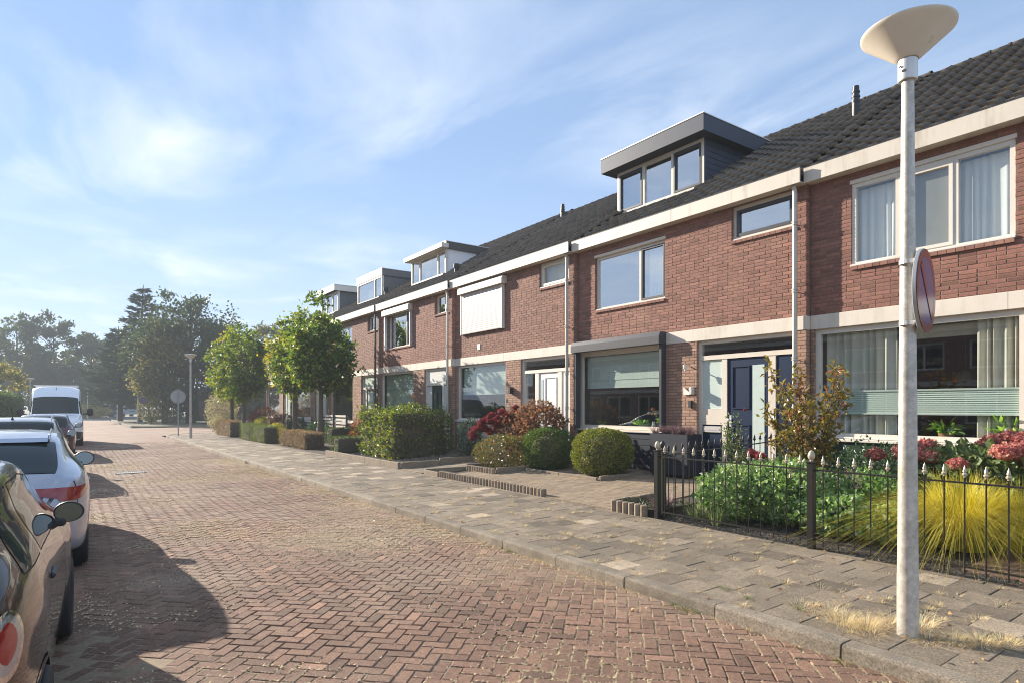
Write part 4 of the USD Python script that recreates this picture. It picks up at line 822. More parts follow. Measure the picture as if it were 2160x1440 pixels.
def blades(base, n, spread, length, width, rng, droop=1., lean=.5, segs=5, tint=(.5, .25), ring=.0):
    """Grass blades arching out of one clump."""
    a = rng.uniform(0, 2 * np.pi, n); out = np.column_stack([np.cos(a), np.sin(a), np.zeros(n)]); L = length * rng.uniform(.6, 1.1, n); le = np.abs(rng.normal(lean, .3, n))
    b = np.asarray(base) + out * (spread * np.sqrt(rng.random(n)))[:, None] * np.array([1, 1, 0]); t = np.linspace(0, 1, segs); V = []
    side = np.column_stack([-np.sin(a), np.cos(a), np.zeros(n)])
    for i, tt in enumerate(t):
        hor = L * le * (tt * .5 + .8 * tt ** 2.2); ver = L * (tt * (1.05 - .12 * le) - droop * (.25 + .42 * le) * tt ** 2.6)
        p = b + out * hor[:, None] + np.array([0, 0, 1.]) * ver[:, None]; w = width * (1 - tt * .93)
        V += [p + side * w / 2, p - side * w / 2]
    V = np.stack(V, 1); m = segs * 2; k = np.arange(n)[:, None] * m; f = []
    for i in range(segs - 1): f += [k + np.array([[2 * i, 2 * i + 1, 2 * i + 3]]), k + np.array([[2 * i, 2 * i + 3, 2 * i + 2]])]
    V[..., 2] = np.maximum(V[..., 2], base[2] + .004)
    return V.reshape(-1, 3), np.concatenate(f), np.repeat(np.clip(rng.normal(tint[0], tint[1], n), 0, 1), m)
def flower_head(mb, c, r, rng, n=90, mid=.5):
    d = unit(rng.normal(0, 1, (n, 3))); d[:, 2] = np.abs(d[:, 2] + .25) - .25; d = unit(d); P = np.asarray(c) + d * r * np.array([1, 1, .8]) * rng.uniform(.8, 1.08, (n, 1))
    v, f, t = leaf_mesh(P, np.cross(d, rng.normal(0, 1, (n, 3))), r * .28, r * .26, rng, shade_tint(rng, n, mid, .25), .5, .1); mb.add(v, f, t)
    s = trimesh.creation.icosphere(1, r * .8); mb.add(s.vertices * [1, 1, .8] + np.asarray(c), s.faces, max(mid - .25, 0.))

LF = {
 'box': leafy('boxwood_leaf', [(.030, .055, .012), (.07, .10, .016), (.13, .145, .022), (.20, .175, .03)], .3, .38, .5),
 'box_dark': leafy('boxwood_dark_leaf', [(.022, .045, .012), (.05, .085, .018), (.085, .125, .025)], .3, .38, .5),
 'glossy': leafy('glossy_leaf', [(.03, .045, .012), (.075, .085, .018), (.15, .12, .03), (.22, .15, .05)], .2, .24, .8),
 'bighedge': leafy('broad_hedge_leaf', [(.03, .055, .012), (.065, .10, .018), (.12, .15, .02), (.22, .19, .03)], .35, .3, .6),
 'darkshrub': leafy('dark_shrub_leaf', [(.015, .035, .012), (.03, .06, .022), (.055, .085, .035)], .25, .35, .5),
 'rust': leafy('rust_leaf', [(.06, .028, .018), (.11, .055, .03), (.17, .10, .055), (.10, .075, .03)], .4, .5, .3),
 'crimson': leafy('crimson_bloom', [(.08, .012, .014), (.165, .028, .028), (.23, .065, .055)], .3, .7, .2),
 'pink': leafy('pink_bloom', [(.18, .055, .047), (.29, .11, .09), (.37, .20, .155)], .3, .7, .2),
 'mint': leafy('mint_leaf', [(.055, .11, .028), (.10, .175, .045), (.18, .25, .09), (.38, .42, .27)], .35, .28, .7),
 'lime': leafy('lime_tree_leaf', [(.028, .055, .014), (.066, .11, .02), (.125, .165, .024), (.22, .20, .024), (.34, .25, .025)], .42, .42, .4),
 'yellowgrass': leafy('yellow_grass', [(.09, .10, .014), (.25, .23, .022), (.38, .33, .035), (.43, .38, .10)], .4, .45, .4),
 'sapling': leafy('sapling_leaf', [(.06, .066, .014), (.115, .10, .02), (.17, .13, .028), (.18, .075, .028)], .4, .35, .5),
 'herb': leafy('herb_leaf', [(.05, .08, .03), (.10, .14, .05), (.18, .21, .09)], .3, .5, .3),
 'brownhedge': leafy('beech_hedge_leaf', [(.075, .055, .025), (.15, .105, .045), (.22, .165, .085)], .3, .5, .3),
 'greenhedge': leafy('privet_leaf', [(.025, .05, .012), (.055, .085, .016), (.10, .13, .025)], .3, .4, .4),
 'palebush': leafy('pale_leaf', [(.12, .115, .06), (.22, .20, .11), (.32, .29, .18)], .35, .5, .3),
 'yellowbush': leafy('yellow_shrub_leaf', [(.12, .14, .02), (.26, .26, .03), (.36, .32, .05)], .4, .45, .3),
 'redbrown': leafy('red_brown_leaf', [(.035, .018, .012), (.075, .035, .022), (.13, .06, .035)], .3, .5, .3),
 'orange': leafy('orange_leaf', [(.14, .05, .02), (.26, .10, .035), (.34, .16, .05)], .4, .5, .3),
 'succulent': leafy('bed_plant', [(.02, .03, .012), (.05, .06, .025)], .1, .5, .3),
 'house': leafy('house_plant', [(.05, .11, .02), (.12, .22, .035), (.2, .3, .06)], .35, .3, .5),
}
rng = np.random.default_rng(300)
# front garden behind the iron fence
gravel('dark_gravel', 'dark gravel strip with fallen leaves inside the iron fence', FRONT_X + .01, 7.35, .35, 5.7, 9000, .012, M['gravel_dark'], rng)
t = thing('leafy_perennial', (7.55, 4.55, float(gz(7.55))), 'lush bright green leafy clump behind the first fence panel', 'plant'); mb = MB()
for cx, cy, rx, ry, rz, n in ((-.1, .45, .65, .6, .36, 2600), (.05, -.1, .6, .65, .40, 2600), (-.15, -.85, .5, .45, .24, 1500), (.5, .5, .5, .5, .38, 1300), (-.1, -1.35, .4, .3, .2, 700)):
    P, D = blob_points(rng, n, (cx, cy, rz), (rx, ry, rz), .14, .3, 4., int(rng.integers(90))); k = P[:, 2] > .02; mb.add(*leaf_mesh(P[k], D[k] * [1, 1, .3] + [0, 0, .25], .07, .064, rng, shade_tint(rng, k.sum(), .5, .27), .75, .2, .5))
put('foliage', mb, LF['mint'], t); fs = MB()
for _ in range(30):
    x_, y_ = rng.uniform(-.6, .5), rng.uniform(-1.2, .9); z0 = .3; P = np.array([x_, y_, z0]) + np.column_stack([rng.normal(0, .008, 26), rng.normal(0, .008, 26), np.linspace(.28, .46, 26)]); fs.add(*leaf_mesh(P, unit(rng.normal(0, 1, (26, 3))), .016, .014, rng, np.full(26, .9), .5))
put('flower_spikes', fs, M['heather'], t, kind='stuff')
t = thing('low_groundcover', (7.0, 5.25, float(gz(7.0))), 'pale green low plants in the corner beside the fence post', 'plant'); mb = MB()
for _ in range(7): mb.add(*blades((rng.uniform(-.25, .3), rng.uniform(-.3, .3), 0), 40, .08, .42, .012, rng, .8, .5, 4, (.6, .3)))
put('foliage', mb, LF['herb'], t)
# ornamental grass
t = thing('ornamental_grass', (7.72, 2.58, float(gz(7.72))), 'big mound of arching yellow ornamental grass behind the fence', 'grass plant')
mb = MB().add(*blades((0, 0, 0), 4200, .24, 1.15, .009, rng, 1.32, .46, 8, (.62, .28))).add(*blades((.35, -.45, 0), 1900, .2, 1.05, .009, rng, 1.32, .48, 8, (.5, .27))); put('blades', mb, LF['yellowgrass'], t)
# pink hydrangea against the wall
t = thing('hydrangea', (9.0, 2.72, float(gz(9.0))), 'hydrangea with round faded pink flower heads under the large window', 'shrub'); mb = MB()
P, D = blob_points(rng, 2600, (0, 0, .5), (.62, .95, .5), .3, .25, 3., 4); k = P[:, 2] > .03; mb.add(*leaf_mesh(P[k], D[k], .10, .075, rng, shade_tint(rng, k.sum(), .4, .25), .8)); put('foliage', mb, LF['herb'], t)
st = MB(); hd = []
for i in range(34):
    a, b = rng.uniform(-1.0, 1.0), rng.uniform(-.6, .45); hd.append((b, a * 1.25 - .1, .70 + .30 * (1 - (a / 1.2) ** 2) * rng.uniform(.5, 1) + .14 * (b + .3) + rng.normal(0, .04)))
stems(st, (0, 0, 0), np.array(hd) - [0, 0, .05], .008, rng, 5); put('stems', st, M['twig'], t)
for q in hd: put('flower_head', (lambda m_: (flower_head(m_, q, rng.uniform(.10, .145), rng, 230, rng.uniform(.35, .8)), m_)[1])(MB()), LF['pink'], t)
# slender sapling turning yellow
t = thing('sapling', (8.35, 4.62, float(gz(8.35))), 'slender sapling with yellow and orange leaves in front of the downpipe', 'tree'); br = MB(); lf = MB()
for i in range(9):
    a = rng.uniform(0, 6.28); tip = np.array([.58 * math.cos(a) * rng.uniform(.2, 1.0), .62 * math.sin(a) * rng.uniform(.3, 1.), rng.uniform(1.25, 2.1)]); 
    if i == 0: tip = np.array([-.12, .52, 2.12])
    if i == 1: tip = np.array([.05, -.42, 1.98])
    s0 = np.array([.02 * math.cos(a), .02 * math.sin(a), 0]); mid = s0 + (tip - s0) * .5 + [0, 0, .15]; pts = np.array([s0 * (1 - q) ** 2 + 2 * mid * q * (1 - q) + tip * q * q for q in np.linspace(0, 1, 9)]); br.tube(pts, np.linspace(.016, .004, 9), 6)
    for q in np.linspace(.18, 1, 26):
        p = s0 * (1 - q) ** 2 + 2 * mid * q * (1 - q) + tip * q * q; n = 6; P = p + rng.normal(0, .055, (n, 3)); lf.add(*leaf_mesh(P, unit(rng.normal(0, 1, (n, 3)) + [0, 0, .3]), .10, .046, rng, shade_tint(rng, n, .35 + .5 * (rng.random() < .15) + .1 * q, .22), .4, .2))
    if i > 2:
        for q in (.45, .6, .75):
            p = s0 * (1 - q) ** 2 + 2 * mid * q * (1 - q) + tip * q * q; e = p + unit(rng.normal(0, 1, 3) + [0, 0, .5]) * .3; br.tube([p, (p + e) / 2 + [0, 0, .02], e], [.006, .005, .003], 5)
            P = p + (e - p) * rng.random((16, 1)) + rng.normal(0, .035, (16, 3)); lf.add(*leaf_mesh(P, unit(rng.normal(0, 1, (16, 3)) + (e - p)), .095, .044, rng, shade_tint(rng, 16, .4, .22), .4, .2))
put('stem', br, M['bark'], t); put('foliage', lf, LF['sapling'], t)
# tall thin herb beside the side fence, dark plants along the wall, small red plant
t = thing('tall_herb', (7.95, 5.45, float(gz(7.95))), 'tall thin green herb rising above the side fence before the door', 'plant'); br = MB(); lf = MB()
for i in range(10):
    tip = np.array([rng.normal(0, .14), rng.normal(0, .17), rng.uniform(.9, 1.42)]); b = np.array([rng.normal(0, .08), rng.normal(0, .1), 0]); br.tube([b, (b + tip) / 2 + rng.normal(0, .03, 3), tip], [.006, .005, .003], 5)
    q = rng.random((70, 1)); P = b + (tip - b) * q + rng.normal(0, .04, (70, 3)); lf.add(*leaf_mesh(P, unit(rng.normal(0, 1, (70, 3)) + [0, 0, .4]), .055, .026, rng, shade_tint(rng, 70, .5, .28), .4))
put('stem', br, M['twig'], t); put('foliage', lf, LF['herb'], t); put('bud', (lambda m_: (flower_head(m_, (.02, -.1, 1.45), .03, rng, 24), m_)[1])(MB()), LF['crimson'], t)
t = thing('red_sedum', (7.95, 4.98, float(gz(7.95))), 'small plant with crimson flower heads amid the green clump', 'plant'); mb = MB()
P, D = blob_points(rng, 500, (0, 0, .3), (.28, .3, .3), .3); k = P[:, 2] > .02; mb.add(*leaf_mesh(P[k], D[k], .07, .05, rng, shade_tint(rng, k.sum(), .4, .25), .8)); put('foliage', mb, LF['herb'], t)
for i in range(11): put('flower_head', (lambda m_: (flower_head(m_, (rng.uniform(-.24, .2), rng.uniform(-.36, .36), rng.uniform(.52, .82)), rng.uniform(.06, .10), rng, 80, .45), m_)[1])(MB()), LF['crimson'], t)
shrub('dark_perennial', 'dark green loose plant below the green boards of the nearest house', 'plant', (9.3, 4.1), (.5, .75, .48), 2200, (.06, .03), LF['darkshrub'], rng, .55, .3, shell_=.4, lump=.5)
shrub('dark_perennial', 'dark green low plant behind the second fence panel left of the yellow grass', 'plant', (8.1, 3.65), (.45, .5, .34), 1500, (.07, .05), LF['mint'], rng, .25, .2, shell_=.35, lump=.4)
shrub('grey_perennial', 'grey green wispy plant between sapling and side fence', 'plant', (9.1, 5.1), (.45, .45, .42), 1200, (.07, .02), LF['herb'], rng, .5, .3, shell_=.4, lump=.5)

# brick yard of the second house
edging(FRONT_X + .04, 8.29, 12.0, .135, 'long row of half round palisade posts along the front of the tan yard')
edging(FRONT_X - .03, 5.92, 6.62, .17, 'short row of taller palisade posts left of the first fence post'); edging(6.66, 6.62, 7.5, .16, 'palisade posts running back beside the heather bed', along='x')
edging(7.66, 11.44, 12.6, .13, 'palisade posts around the glossy shrub bed'); wall_edge([(7.72, 11.45), (9.5, 11.45)], .12, .06, 'low concrete edge of the shrub bed towards the clipped balls')
wall_edge([(FRONT_X + .02, 12.72), (FRONT_X + .02, 12.05)], .10, .05, 'short plain concrete edge at the left end of the palisade row'); wall_edge([(FRONT_X + .06, 12.76), (9.9, 12.76)], .10, .06, 'concrete edge beside the tile path')
t = thing('bedding_soil', (7.05, 6.2, float(gz(7.05))), 'dark planted soil inside the short palisade bed', 'soil'); put('soil', MB().box(-.44, .45, -.28, .38, -.02, .09), M['soil'], t)
P = np.column_stack([rng.uniform(-.42, .4, 420), rng.uniform(-.26, .36, 420), rng.uniform(.09, .13, 420)]); mb = MB(); mb.add(*leaf_mesh(P, unit(rng.normal(0, 1, (420, 3)) + [0, 0, .6]), .04, .03, rng, shade_tint(rng, 420, .5, .3), .5)); put('seedlings', mb, LF['succulent'], t, kind='stuff')
t = thing('heather', (6.92, 5.98, float(gz(6.9)) + .09), 'purple heather beside the first fence post', 'plant'); mb = MB().add(*blades((0, 0, 0), 260, .13, .22, .012, rng, .25, .55, 4, (.5, .3))); put('blades', mb, M['heather'], t)
for (bx, by, r_, rz, lab, nn, mm, mid) in ((9.1, 9.5, .60, .49, 'round clipped yellow green box ball, the right one of the pair', 9500, 'box', .55), (9.02, 11.2, .57, .48, 'darker green clipped box ball, the left one of the pair', 8000, 'box_dark', .68)):
    bt = shrub('box_ball', lab, 'shrub', (bx, by), (r_, r_, rz), int(nn * 1.3), (.036, .029), LF[mm], rng, mid, .27, square=2.6, lump=.09, freq=5., shell_=.07, jitter=.8)
    put('filler_core', MB().lathe([(r_ * .5, .02), (r_ * .68, .2), (r_ * .74, rz), (r_ * .6, rz * 1.45), (0, rz * 1.65)], 18), M['twig'], bt)  # dark solid added within the ball to block the view between leaves

wall_edge([(8.45, 8.9), (9.8, 8.9)], .07, .06, 'low concrete strip at the foot of the right box ball'); wall_edge([(8.45, 8.96), (8.45, 11.3)], .07, .06, 'low concrete strip in front of both box balls')
t = thing('planter_box', (9.82, 8.16, ZH), 'dark blue trough planter standing beside the blue door', 'planter'); put('trough', MB().box(-.2, .2, -.45, .45, .04, .82).box(-.22, .22, -.47, -.45, .04, .84).box(-.22, .22, .45, .47, .04, .84).box(-.22, -.2, -.449, .449, .04, .84).box(.2, .22, -.449, .449, .04, .84), M['navy_board'], t)
put('foot', MB().box(-.2, .2, -.42, -.36, 0, .038).box(-.2, .2, .36, .42, 0, .038), M['blackplastic'], t)
t = thing('heather', (9.82, 8.16, ZH + .82), 'pink heather growing in the dark blue trough', 'plant'); mb = MB()
for i in range(11): mb.add(*blades((rng.uniform(-.12, .12), -.42 + i * .084, 0), 85, .07, .22, .011, rng, .25, .6, 4, (.5 if i > 4 else .3, .3)))
put('blades', mb, M['heather'], t)
# shrubs at the border of houses B and C
shrub('glossy_shrub', 'rounded shrub with glossy yellow green leaves inside the palisade bed', 'shrub', (8.45, 12.2), (.72, .78, .40), 3400, (.062, .034), LF['glossy'], rng, .5, .28, lump=.16, shell_=.16)
t = thing('hydrangea', (9.3, 12.45, float(gz(9.3))), 'tall hydrangea with rust brown leaves and dark red flower heads', 'shrub'); mb = MB()
for cy, cz, rr, n in ((-.55, .95, (.55, .75, .62), 1900), (.35, .8, (.5, .8, .55), 1300), (-.2, .45, (.55, 1.1, .42), 1200)):
    P, D = blob_points(rng, n, (0, cy, cz), rr, .25, .35, 3., int(rng.integers(90))); k = P[:, 2] > .05; mb.add(*leaf_mesh(P[k], D[k] + [0, 0, .2], .10, .062, rng, shade_tint(rng, k.sum(), .5, .27), .85, .2))
put('foliage', mb, LF['rust'], t); st = MB(); hd = []
for i in range(46):
    u = rng.random(); hd.append((rng.uniform(-.72, .05), .35 + 1.15 * u + rng.normal(0, .06), 1.34 - .62 * u ** .9 + rng.normal(0, .06) - .12 * (rng.random() < .3)))
stems(st, (0, 0, 0), [np.array((rng.uniform(-.4, .4), rng.uniform(-1.1, 1.3), rng.uniform(.5, 1.3))) for _ in range(40)], .01, rng); put('stems', st, M['twig'], t)
for q in hd: put('flower_head', (lambda m_: (flower_head(m_, q, rng.uniform(.09, .125), rng, 190, rng.uniform(.25, .6)), m_)[1])(MB()), LF['crimson'], t)
shrub('dark_shrub', 'dark green upright shrub before the white brick panel', 'shrub', (9.2, 15.0), (.40, .42, .56), 2000, (.055, .032), LF['darkshrub'], rng, .5, .3, lump=.4, shell_=.3)
# house C: walled gravel bed with the big hedge
wall_edge([(6.62, 14.16), (6.62, 19.6)], .15, .07, 'concrete wall along the pavement in front of the big hedge'); wall_edge([(6.66, 14.13), (9.9, 14.13)], .15, .07, 'concrete wall running back along the tile path')
gravel('light_gravel', 'pale gravel around the big hedge', 6.68, 9.95, 14.2, 19.5, 12000, .017, M['gravel_light'], rng)
t = hedge('big_hedge', 'large overgrown green hedge block in the gravel bed', 7.4, 9.25, 16.25, 18.8, 1.32, 9500, (.095, .058), LF['bighedge'], rng, .45, .28, .15)
hedge('box_hedge', 'low clipped dark hedge left of the big hedge', 7.0, 8.3, 19.75, 20.3, .52, 2600, (.035, .026), LF['greenhedge'], rng, .4, .25)
shrub('orange_shrub', 'orange brown shrub behind the low hedge', 'shrub', (8.75, 22.0), (.4, .42, .55), 1500, (.06, .035), LF['orange'], rng, .5, .3, lump=.35, shell_=.3)
hedge('box_hedge', 'dark clipped hedge running back behind the nearest street tree', 8.2, 9.6, 23.9, 24.5, .62, 2400, (.04, .03), LF['greenhedge'], rng, .25, .2)
hedge('beech_hedge', 'brown clipped hedge at the foot of the nearest street tree', 6.74, 7.45, 22.3, 25.6, .60, 5200, (.05, .032), LF['brownhedge'], rng, .5, .3)
hedge('privet_hedge', 'bright green clipped hedge in two blocks, the nearer block', 6.5, 7.1, 27.1, 29.3, .72, 3600, (.045, .03), LF['greenhedge'], rng, .65, .28); hedge('privet_hedge', 'bright green clipped hedge in two blocks, the farther block', 6.5, 7.1, 29.36, 31.7, .74, 3600, (.045, .03), LF['greenhedge'], rng, .7, .28)
hedge('beech_hedge', 'brown clipped hedge at the corner of the side street', 6.5, 7.1, 34.0, 37.8, .8, 4200, (.055, .035), LF['brownhedge'], rng, .45, .3)
shrub('yellow_shrub', 'low yellow shrub behind the green hedge', 'shrub', (7.85, 30.2), (.42, .42, .38), 1300, (.06, .035), LF['yellowbush'], rng, .65, .25); shrub('yellow_shrub', 'yellow green shrub left of the low yellow one', 'shrub', (7.95, 33.3), (.45, .5, .5), 1400, (.06, .035), LF['yellowbush'], rng, .3, .25)
shrub('red_brown_shrub', 'dark red brown shrub under the far street trees', 'shrub', (8.85, 36.6), (.9, 1.5, .7), 3000, (.085, .05), LF['redbrown'], rng, .5, .3, lump=.3)
shrub('red_brown_shrub', 'smaller red brown shrub beside the green door path', 'shrub', (8.7, 32.2), (.6, .9, .55), 1600, (.08, .05), LF['redbrown'], rng, .5, .3, lump=.3)
shrub('pale_shrub', 'tall pale cream leaved shrub at the street corner', 'shrub', (7.3, 40.6), (.95, 1.0, 1.25), 3600, (.09, .055), LF['palebush'], rng, .5, .28, lump=.4, shell_=.3)
shrub('pale_shrub', 'lower pale shrub at the foot of the corner shrub', 'shrub', (6.95, 38.9), (.6, .7, .55), 1800, (.08, .05), LF['palebush'], rng, .4, .28, lump=.4, shell_=.3)
for k, (yy, xx) in enumerate(((31.0, 9.0), (26.4, 8.6))): shrub('garden_shrub', ('dark green shrub below the slatted fence', 'leafy dark shrub by the white slats')[k], 'shrub', (xx, yy), (.5, .8, .45), 1500, (.07, .045), LF['darkshrub'], rng, .5, .3, lump=.3)
# white slatted fences
def slats(p0, p1, z0, n, label, step=.15):
    p0, p1 = np.array(p0, float), np.array(p1, float); t = thing('slat_fence', (p0[0], p0[1], z0), label, 'fence'); d = p1 - p0; Lg = np.linalg.norm(d); d /= Lg; nn = np.array([-d[1], d[0], 0])
    for q in np.linspace(0, Lg, max(2, int(Lg / 1.2) + 1)): put('post', MB().obox((d[0] * q, d[1] * q, n * step / 2), (.03, 0, 0), (0, .03, 0), (0, 0, n * step / 2)), M['anth_frame'], t)
    for k in range(n): put('slat', MB().obox((d[0] * Lg / 2, d[1] * Lg / 2, k * step + .08), np.array([d[0], d[1], 0]) * Lg / 2, nn * .012, (0, 0, .042)).move(trimesh.transformations.translation_matrix(-nn * .045)), M['white'], t)
slats((9.3, 25.0), (9.3, 28.2), ZH, 7, 'white slatted fence before the fifth house behind the trees'); slats((9.2, 17.36), (9.86, 17.36), ZH, 8, 'white slatted screen beside the downpipe behind the big hedge')
slats((9.3, 29.6), (9.3, 32.4), ZH, 6, 'white slatted fence farther along behind the second street tree')
# pot plants on the window seats
def pot_plant(x, y, zz, label, pr, ph, pm, n, L, m=None, hang=.6):
    t = thing('potted_plant', (x, y, zz), label, 'plant'); put('pot', MB().lathe([(0, 0), (pr * .75, 0), (pr, ph), (pr * .86, ph), (pr * .8, ph * .85), (0, ph * .85)], 16), M[pm], t, smooth=40)
    a = rng.uniform(0, 6.28, n); D = np.column_stack([np.cos(a), np.sin(a), rng.uniform(.2, 1.6, n)]); P = np.array([0, 0, ph]) + unit(D) * rng.uniform(.02, L * 1.2, (n, 1)) * [1, 1, .8]; mb = MB(); mb.add(*leaf_mesh(P, unit(D) + [0, 0, -hang * .5], L, L * .36, rng, shade_tint(rng, n, .55, .25), .25, .1, .6)); st = MB()
    for p in P[::3]: st.tube([(0, 0, ph * .8), p], [.004, .003], 4)
    put('stems', st, LF['house'], t); put('foliage', mb, m or LF['house'], t)
zs = ZH + .85
pot_plant(10.55, 3.72, zs, 'leafy pot plant on the window seat left of the lamp post', .10, .14, 'terracotta', 55, .16); pot_plant(10.55, 2.98, zs, 'bright green broad leaved pot plant at the right end of the window seat', .11, .15, 'terracotta', 60, .2)
pot_plant(10.44, 9.62, zs, 'small fern in a pale pot behind the blue house window', .08, .11, 'pot', 50, .12); pot_plant(10.44, 8.98, zs, 'pot plant at the right end of the blue house window', .09, .18, 'pot', 50, .13); pot_plant(10.44, 10.9, zs, 'low pot plant at the left end of the blue house window', .07, .12, 'pot', 24, .09)
t = thing('flower_vase', (10.44, 9.28, zs), 'pale vase with dried orange flowers on the blue house window seat', 'vase'); put('vase', MB().lathe([(0, 0), (.05, 0), (.06, .06), (.03, .15), (.035, .2), (.0, .2)], 16), M['pot'], t, smooth=40)
for i in range(7): put('flower_head', (lambda m_: (flower_head(m_, (rng.normal(0, .05), rng.normal(0, .06), rng.uniform(.3, .48)), .045, rng, 40, .6), m_)[1])(MB()), LF['orange'] if i % 2 else LF['palebush'], t)
# dry tufts and weeds on the pavement and along the kerb
def tufts(name, label, spots, m, kind='stuff', cat='weeds'):
    mb = MB()
    for (x, y, n, L, wd, sp) in spots: mb.add(*blades((x, y, (float(gz(x)) if x > KERB_X + .02 else .0)), n, sp, L, wd, rng, .9, .9, 4, (.5, .3)))
    return put(name, mb, m, kind=kind, label=label, cat=cat)
sp = [(4.71 + dx, 1.95 + dy, int(n * 1.0), L * .95, .003, .11) for dx, dy, n, L in ((-.13, .32, 190, .17), (-.08, .18, 190, .16), (.02, .5, 90, .10), (.0, .7, 60, .08), (.12, .1, 110, .14), (.2, -.05, 110, .2), (.1, -.3, 130, .10), (.2, -.42, 160, .11), (.32, -.5, 120, .10), (-.02, -.2, 120, .09), (-.2, .1, 80, .08), (.4, -.62, 90, .08))]
tufts('dry_tuft', 'dry straw grass growing round the foot of the nearest lamp post', sp, M['straw'])
sp = []
for i in range(270):
    r_, k_ = rng.integers(0, 7), rng.integers(5, 38); x = KERB_X + .155 + r_ * .302 + rng.normal(0, .006); y_ = k_ * .302 + (.151 if r_ % 2 else 0) + .05 + rng.normal(0, .01)
    if rng.random() < .6: x += rng.uniform(0, .3)
    else: y_ += rng.uniform(0, .3)
    near = rng.random() < np.clip(1.25 - y_ / 13, .12, 1)
    if near: sp.append((x, y_, int(rng.uniform(14, 55)), rng.uniform(.03, .085), .0024, rng.uniform(.03, .07)))
tufts('dry_tuft', 'small dry tufts in the joints of the pavement tiles', sp, M['straw'])
sp = [(KERB_X - rng.uniform(.01, .05), rng.uniform(1.0, 16), int(rng.uniform(10, 45)), rng.uniform(.02, .06), .0024, rng.uniform(.02, .07)) for _ in range(95)]
tufts('dry_tuft', 'dry tufts along the foot of the kerb', sp, M['straw'])
sp = [(KERB_X - .03, yy, 60, .06, .004, .05) for yy in (5.9, 3.45, 3.3, 2.05, 11.2, 14.8)] + [(4.62, 2.62, 30, .06, .005, .04), (4.6, 3.3, 40, .05, .004, .04), (4.52, 3.0, 30, .05, .004, .03), (5.05, 1.5, 60, .05, .004, .1), (5.3, 1.25, 40, .05, .004, .1)]
tufts('green_weed', 'small green weeds at the kerb and round the lamp post', sp, M['weed'])
n = 260; P = np.column_stack([rng.uniform(KERB_X - .7, 7.2, n), 1.2 + 20 * rng.random(n) ** 1.5, np.zeros(n)]); P[:, 2] = np.where(P[:, 0] > KERB_X + .01, gz(P[:, 0]) + .006, .008)
mb = MB(); mb.add(*leaf_mesh(P, np.column_stack([rng.normal(0, 1, (n, 2)), np.full(n, .12)]), .04, .024, rng, shade_tint(rng, n, .5, .3), .1, .3)); put('fallen_leaves', mb, M['dead_leaf'], kind='stuff', label='fallen brown leaves scattered over pavement and gutter', cat='leaves')
# ------------------------------------------------------------------ trees
FL = {
 'far_dark': leafy('far_dark_leaf', [(.018, .030, .014), (.038, .055, .022), (.065, .082, .030)], .3, .5, .3),
 'far_olive': leafy('far_olive_leaf', [(.030, .042, .016), (.062, .075, .026), (.115, .115, .038), (.24, .18, .05)], .35, .5, .3),
 'far_conifer': leafy('far_conifer_needle', [(.012, .024, .016), (.026, .042, .026), (.042, .06, .034)], .15, .6, .3),
 'far_mid': leafy('far_mid_leaf', [(.026, .042, .018), (.05, .07, .026), (.085, .10, .036)], .35, .5, .3),
 'hedge_far': leafy('tall_hedge_leaf', [(.03, .05, .018), (.055, .085, .028), (.09, .12, .04)], .3, .45, .4),
 'yellow_far': leafy('yellowing_leaf', [(.06, .075, .02), (.16, .15, .03), (.34, .25, .05)], .4, .5, .3),
}
def crown_tree(name, label, x, y, z0, h, crowns, clumps, leaves, leaf, m, rng, trunk=.16, rc=.3, bm='bark_far', mid=.5, sp=.22, fork=.35, sun_tint=0., lean=(0, 0), group=None, spread=.8, twig_n=1.):
    """Trunk with limbs reaching into clumps of leaves spread through the crown's volume. crowns: (centre offset, half sizes)."""
    t = thing(name, (x, y, z0), label, 'tree', group); br = MB(); top = np.array([lean[0], lean[1], h * fork]); vol = np.array([np.prod(c[1]) for c in crowns]); cs = []
    for _ in range(clumps):
        c, r = crowns[rng.choice(len(crowns), p=vol / vol.sum())]; d = unit(rng.normal(0, 1, 3)); cs.append(np.array(c) + d * np.array(r) * rng.uniform(.25, 1) ** .45)
    cs = np.array(cs); last = max(c[0][2] for c in crowns); hi = np.array([crowns[0][0][0] * .6, crowns[0][0][1] * .6, last])
    q = np.linspace(0, 1, 9)[:, None]; spine = np.vstack([[0, 0, -.1], top * np.array([.3, .3, .5]), top, (top + hi) / 2 + rng.normal(0, .08, 3) * h * .1, hi])
    br.tube(spine, [trunk * 1.15, trunk * .9, trunk * .75, trunk * .45, trunk * .18], 10)
    for c in cs[: int(min(clumps, 46) * twig_n)]:
        f = np.clip((c[2] - top[2]) / max(hi[2] - top[2], .1) - rng.uniform(.1, .45), 0, .9); s0 = top + (hi - top) * f; mid_ = (s0 + c) / 2 + np.array([0, 0, .08]) * np.linalg.norm(c - s0) + rng.normal(0, .04, 3) * np.linalg.norm(c - s0)
        br.tube([s0, mid_, c], [trunk * .3 * (1 - .5 * f), trunk * .17, trunk * .05], 5, .5, False)
    put('trunk', br, M[bm], t)
    k = rng.integers(0, clumps, leaves); R = rc * rng.uniform(.6, 1.25, clumps); o = rng.normal(0, .42, (leaves, 3)) * R[k][:, None] * np.array([1, 1, spread]); P = cs[k] + o; P = P[P[:, 2] > .25]; o = o[: len(P)]
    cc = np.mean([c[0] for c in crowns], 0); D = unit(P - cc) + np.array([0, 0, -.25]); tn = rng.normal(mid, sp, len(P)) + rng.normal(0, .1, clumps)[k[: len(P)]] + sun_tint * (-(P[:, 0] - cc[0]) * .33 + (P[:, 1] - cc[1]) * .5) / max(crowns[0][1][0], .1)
    mb = MB(); mb.add(*leaf_mesh(P, D, leaf[0], leaf[1], rng, np.clip(tn, 0, 1), .9, .12, .6)); put('crown', mb, m, t); return t
